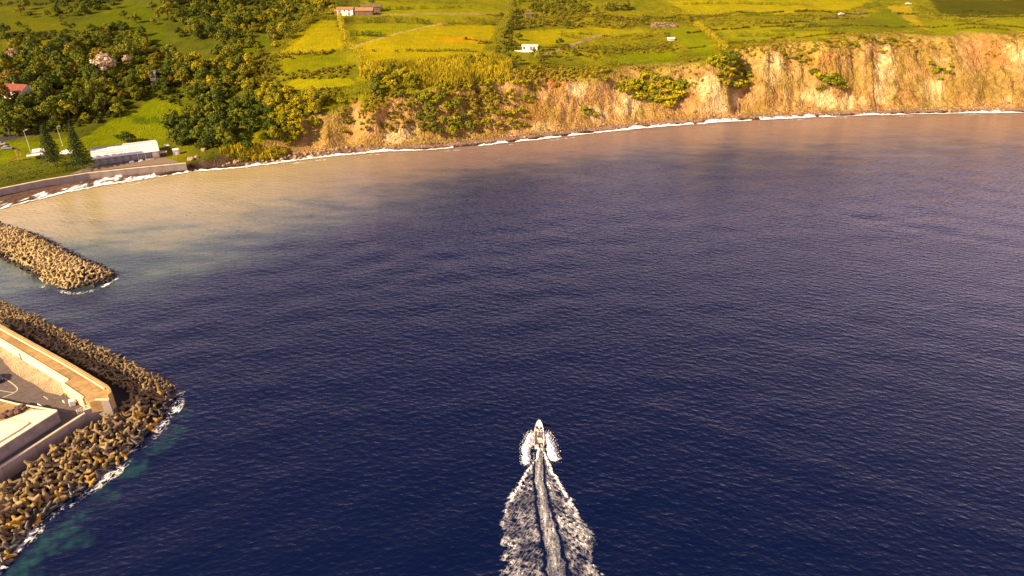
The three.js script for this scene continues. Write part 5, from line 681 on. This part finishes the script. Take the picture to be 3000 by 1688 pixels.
  const face = []; for (const s of [-1, 1]) { const e = new THREE.SphereGeometry(.014, 6, 5); e.translate(s * .04, 1.73, -.135); face.push(e); const a = new THREE.SphereGeometry(.03, 6, 5); a.scale(.4, 1, .7); a.translate(s * .115, 1.72, -.03); face.push(a); } { const nz = new THREE.ConeGeometry(.018, .045, 5); nz.translate(0, 1.70, -.145); face.push(nz); const mo = box(.05, .008, .01, 0, 1.655, -.132); face.push(mo); }
  const p = thing('person', 'person in a dark red jacket standing at the steering wheel of the boat', 'person', [5.65, .33, -111.5], -0.03); const bm = mesh('body', bg, new THREE.MeshStandardMaterial({ vertexColors: true, roughness: .85 }), p); mesh('face', face, std([.25, .14, .10], .8), p);
}
// ------------------------------------------------------------------ foam: wake, spray and surf
{
  const foamColour = rgb(.82, .76, .72), cxy = curve2([[5.6, -108], [5.6, -107.1], [5.3, -100.9], [5.7, -94.6], [6.3, -88.7], [7.2, -80.8], [7.6, -77.3], [8.2, -72.6]]), lxy = curve2([[5.2, -108], [4.7, -105.3], [2.3, -100.4], [0.3, -96.4], [-1.4, -91.9], [-1.7, -88.2], [-1.4, -83.4], [-1.2, -77.3], [-1.6, -72.6]]), rxy = curve2([[6.3, -108], [6.8, -106.2], [8.1, -102.1], [9.3, -98.3], [11.4, -93.1], [12.8, -88.2], [13.7, -83.9], [13.8, -77.3], [14.7, -72.6]]);
  function curve2(pts) { return curve(pts.map(p => [-p[1], p[0]]).sort((a, b) => b[0] - a[0]).reverse()); } // x over distance -z
  const zA = -109.0, zB = -66, xA = -9, xB = 24, W = 760, H = 1000;
  const ragL = z => (.5 * fbm(z * .55, 1.7, 4, 240) + .25 * vnoise(z * 2.3, 4, 241)), ragR = z => (.5 * fbm(z * .55, 8.7, 4, 242) + .25 * vnoise(z * 2.3, 9, 243));
  const dens = (x, z) => {
    const k = -z, age = clamp((z + 107.5) / 34), c = cxy(k), l = lxy(k) + ragL(z) * (.35 + 2.6 * age), r = rxy(k) + ragR(z) * (.35 + 2.6 * age), w = fbm(x * 1.1, z * .9, 4, 201), f = fbm(x * 2.7, z * 2.7, 3, 208);
    const xx = x + .8 * fbm(x / 1.6, z / 1.6, 3, 202) * (.12 + age), edge = Math.min(xx - l, r - xx); if (edge < -.6) return 0;
    const hw = .62 + 1.15 * age, dc = Math.abs(xx - c); let d = 0;
    if (dc < hw * 1.15) d = (.40 - .02 * age + .30 * fbm(x * 3.4, z * .5, 3, 203) + .34 * fbm(x * 6, z * 5, 2, 204) + .20 * Math.exp(-Math.pow(dc / (.28 * hw), 2))) * (1 - sstep(.8, 1.15, dc / hw));
    const out = sstep(hw + .1, hw + .5 + .9 * age, dc);
    const ridge = 1 - 3.0 * Math.abs(fbm((x + z * .25 * Math.sign(xx - c)) * .75 + w, z * 1.25 + w, 4, 205)), sg = Math.sign(xx - c), ridge2 = 1 - 3.4 * Math.abs(fbm((x * .8 - sg * z * .55) * 2.6, (z * .8 + sg * x * .55) * .95, 3, 206));
    d += out * (.30 * Math.max(0, ridge) + .40 * Math.max(0, ridge2) + .20 * f + .10) * (.55 + .55 * sstep(-.35, .25, fbm(x / 2.8, z / 2.8, 3, 207)));
    const rim = Math.exp(-Math.pow((edge - .25 - .5 * age) / (.16 + .40 * age), 2)); d += rim * (1.0 - 1.0 * sstep(.1, .75, age)) * (.75 + 1.1 * f + .6 * w);
    return clamp(d * sstep(-.5, .15, edge + .5 * f)) * (1 - .25 * sstep(.6, 1, age));
  };
  const alpha = tex(W, H, (i, j) => { const d = dens(lerp(xA, xB, (i + .5) / W), lerp(zA, zB, (j + .5) / H)); return .74 * sstep(.06, 1.1, d); }, { clamp: true });
  const film = extra => new THREE.MeshStandardMaterial({ color: foamColour, roughness: .9, transparent: true, side: THREE.DoubleSide, ...extra });
  const P = [], I = [], UV = [], nx = 110, nz = 145, relief = (x, z) => { const k = -z, e = Math.min(x - lxy(k), rxy(k) - x), age = clamp((z + 107.5) / 34); return .34 * Math.exp(-Math.pow((e - .3) / .55, 2)) * (1 - .6 * age) + .20 * Math.exp(-Math.pow((x - cxy(k)) / (.5 + age), 2)) * (1 - .5 * age) + .10 * fbm(x * .9, z * .9, 3, 210); };
  for (let j = 0; j <= nz; j++) for (let i = 0; i <= nx; i++) { const x = lerp(xA, xB, i / nx), z = lerp(zA, zB, j / nz); P.push(x, sea(x, z) + .10 + Math.max(0, relief(x, z)), z); UV.push(i / nx, j / nz); }
  for (let j = 0; j < nz; j++) for (let i = 0; i < nx; i++) { const x = lerp(xA, xB, (i + .5) / nx), z = lerp(zA, zB, (j + .5) / nz); if (x < lxy(-z) - 2.2 || x > rxy(-z) + 2.2) continue; const a = j * (nx + 1) + i; I.push(a, a + nx + 1, a + 1, a + 1, a + nx + 1, a + nx + 2); }
  scene.add(stuff(mesh('boat_wake', soup(P, I, null, UV), film({ alphaMap: alpha, bumpMap: roughBump, bumpScale: .05 })), 'white foam of the wake spreading in a vee behind the boat', 'wake'));
  // lumps of foam on the wake and flying drops
  const r = rngOf(515), O = new THREE.Object3D(), mats = [], drop = new THREE.IcosahedronGeometry(1, 1), put = (x, y, z, s, f = .5) => { O.position.set(x, y, z); O.rotation.set(r() * 6, r() * 6, r() * 6); O.scale.set(s * R(r, .7, 1.5), s * f * R(r, .7, 1.3), s * R(r, .7, 1.5)); O.updateMatrix(); mats.push(O.matrix.clone()); };
  for (let i = 0; i < 60000 && mats.length < 1500; i++) { const x = R(r, -6, 18), z = R(r, -108, -74); if (dens(x, z) > R(r, .6, 1.25)) put(x, sea(x, z) + .12 + Math.max(0, relief(x, z)), z, R(r, .04, .13)); }
  // spray sheets thrown out on both sides of the stern
  const spray = (label, side, pts) => {
    const out = pts, P = [], I = [], n = 46, m = 80, z0 = Math.min(...out.map(p => p[1])) - .5, z1 = Math.max(...out.map(p => p[1])) + .5, x0 = Math.min(...out.map(p => p[0])) - .6, x1 = Math.max(...out.map(p => p[0])) + .6, hh = [];
    for (let j = 0; j <= m; j++) for (let i = 0; i <= n; i++) { const x = lerp(x0, x1, i / n), z = lerp(z0, z1, j / m), wx = x + .55 * fbm(x * 2.4, z * 2.9, 4, 220), wz = z + .5 * fbm(x * 3, z * 3, 3, 221), inside = inPoly(wx, wz, out), e = toLine(wx, wz, [...out, out[0]]) * (inside ? 1 : -1), h = inside ? (1.05 * Math.pow(clamp(e / 1.1), .55) * (0.95 + .7 * fbm(x * 1.6, z * 1.2, 4, 222))) : -.3; hh.push(h); P.push(x, sea(x, z) + Math.max(-.2, h), z); if (inside && e < .5 && r() < .35) put(x + side * R(r, 0, .5), sea(x, z) + R(r, .1, .8), z + R(r, -.3, .3), R(r, .02, .06), 1); if (!inside && e > -.9 && r() < .10) put(x, sea(x, z) + R(r, .05, .5), z, R(r, .015, .05), 1); }
    for (let j = 0; j < m; j++) for (let i = 0; i < n; i++) { const a = j * (n + 1) + i; if (Math.max(hh[a], hh[a + 1], hh[a + n + 1], hh[a + n + 2]) > .02) I.push(a, a + n + 1, a + 1, a + 1, a + n + 1, a + n + 2); }
    stuff(mesh('spray', soup(P, I), std([.86, .82, .78], .95, { bumpMap: roughBump, bumpScale: .05 })), label, 'spray');
  };
  spray('thick white spray thrown out on the left side of the boat', -1, [[4.8, -113.3], [3.8, -113], [3.1, -111.5], [2.3, -108.8], [2.1, -105.8], [2.6, -103.6], [3.6, -103.8], [3.7, -106.3], [3.9, -108.6], [4.6, -110.1], [5, -110.9]]);
  spray('thick white spray thrown out on the right side of the boat', 1, [[6.9, -113.3], [7.7, -113.1], [8.1, -111.5], [8.6, -109.4], [9.3, -106.4], [9.2, -104.8], [7.9, -104.6], [7.2, -106], [7.2, -108.6], [6.9, -110.1], [6.6, -110.9]]);
  const fm = new THREE.InstancedMesh(drop, std([.86, .82, .78], .9), mats.length); mats.forEach((m, i) => fm.setMatrixAt(i, m)); fm.name = 'spray_drops'; scene.add(stuff(fm, 'drops and lumps of foam flying round the stern and lying on the wake', 'spray'));

  // surf along the beach
  const X0 = -240, X1 = 340, D0 = 7.5, D1 = -12.5, sw = 2048, sh = 80;
  const wide = curve([[-240, 8.5], [-190, 8.0], [-165, 6.0], [-145, 3.2], [-110, 2.4], [-60, 2.8], [0, 3.2], [60, 3.6], [100, 3.0], [160, 3.0], [230, 3.4], [340, 3.2]]), lead = curve([[-240, -1.2], [-180, -1.0], [-140, -1.2], [0, -1.6], [340, -1.6]]);
  const surf = (x, d) => { const n = fbm(x / 6, 3.3, 3, 230), n2 = fbm(x * .7, d * .7, 4, 231), w = wide(x) * (1 + .8 * n + .6 * vnoise(x / 21, 1, 233) + .4 * vnoise(x / 4.5, 1, 234)), a = lead(x) + .7 * n + .25 * vnoise(x * 1.1, 5, 235); const f = (d - a) / w, off = .55 * Math.exp(-Math.pow((d - a + 3.2 + 1.6 * n) / .45, 2)) * sstep(.05, .35, vnoise(x / 13, 11, 239)); if (f < 0 || f > 1.15) return off * (.6 + n2); const solid = sstep(0, .06, f) * (1 - sstep(.35, .95, f)), lace = sstep(.0, .30, n2 + .12 - .32 * f); return clamp(x < -135 ? solid * (.22 + .7 * n2) * (.5 + .5 * sstep(-170, -140, x)) + .5 * Math.exp(-Math.pow((f - .05) / .06, 2)) + lace * .6 * (1 - sstep(.8, 1.15, f)) + .28 * (.8 + .9 * n2 + .5 * fbm(x * 2.2, d * 2.2, 2, 238)) * sstep(0, .05, f) * (1 - sstep(.7, 1.05, f)) : solid * (.9 + .6 * n2) + lace * .5 * (1 - sstep(.8, 1.1, f))) * sstep(-.75, -.5, vnoise(x / 9, 7, 237) + .15); };
  const sa = tex(sw, sh, (i, j) => sstep(.15, .6, surf(lerp(X0, X1, (i + .5) / sw), lerp(D1, D0, (j + .5) / sh))), { clamp: true });
  { const P = [], I = [], UV = [], n = 580, m = 20; for (let j = 0; j <= m; j++) for (let i = 0; i <= n; i++) { const x = lerp(X0, X1, i / n), d = lerp(D1, D0, j / m), z = shoreZ(x) - d * shoreK(x); P.push(x, Math.max(sea(x, z), ground(x, z)) + .09 + .25 * Math.exp(-Math.pow((d - lead(x) - .5) / 1.0, 2)), z); UV.push(i / n, j / m); } for (let j = 0; j < m; j++) for (let i = 0; i < n; i++) { const a = j * (n + 1) + i; I.push(a, a + n + 1, a + 1, a + 1, a + n + 1, a + n + 2); }
    stuff(mesh('surf', soup(P, I, null, UV), film({ alphaMap: sa })), 'white line of surf breaking along the beach under the cliffs', 'surf'); }
  // foam washing round the mole and the breakwater head
  const ring = (label, pts, w, seed, gain) => { const c = new THREE.CatmullRomCurve3(pts.map(p => new THREE.Vector3(p[0], 0, p[1])), false, 'catmullrom', .4), n = 160, m = 10, L = c.getLength(), P = [], I = [], UV = []; for (let i = 0; i <= n; i++) { const p = c.getPoint(i / n), t = c.getTangent(i / n); for (let j = 0; j <= m; j++) { const o = lerp(-w * .45, w, j / m), x = p.x - t.z * o, z = p.z + t.x * o; P.push(x, sea(x, z) + .10, z); UV.push(i / n, j / m); } } for (let i = 0; i < n; i++) for (let j = 0; j < m; j++) { const a = i * (m + 1) + j; I.push(a, a + 1, a + m + 1, a + 1, a + m + 2, a + m + 1); }
    const TW = 1024, TH = 96, al = tex(TW, TH, (i, j) => { const u = (i + .5) / TW * L, v = lerp(-w * .45, w, (j + .5) / TH), n1 = fbm(u * .55, v * .7, 4, seed), l2 = 1 - Math.abs(fbm(u * 1.3, v * 1.5, 4, seed + 3)) * 4, big = vnoise(u / 7, 2, seed + 5); return sstep(.25, .75, (.55 * Math.max(0, l2) + .8 * n1 + .25 + .35 * big) * (1 - sstep(.2, 1, Math.abs(v / w - .1 * big))) * gain) * .92; }, { clamp: true });
    stuff(mesh('wash', soup(P, I, null, UV), film({ alphaMap: al })), label, 'foam'); };
  ring('foam washing along the foot of the tetrapods on the outer side of the mole', [[-86.2, -77.1], [-85.1, -80.2], [-84.7, -87.6], [-81.7, -94.6], [-77.9, -102.3], [-75.6, -112.6], [-75.2, -122.4], [-76.6, -127.4]], 2.8, 301, .70);
  ring('thin foam round the head of the detached breakwater', [[-141.3, -179.9], [-134.7, -177.3], [-127.5, -175.2], [-122.1, -178.2], [-120.1, -185]], 1.6, 331, .8);
}

for (const o of scene.children) o.traverse(m => { if (m.isMesh) { m.castShadow = true; m.receiveShadow = true; } });
renderer.render(scene, camera);
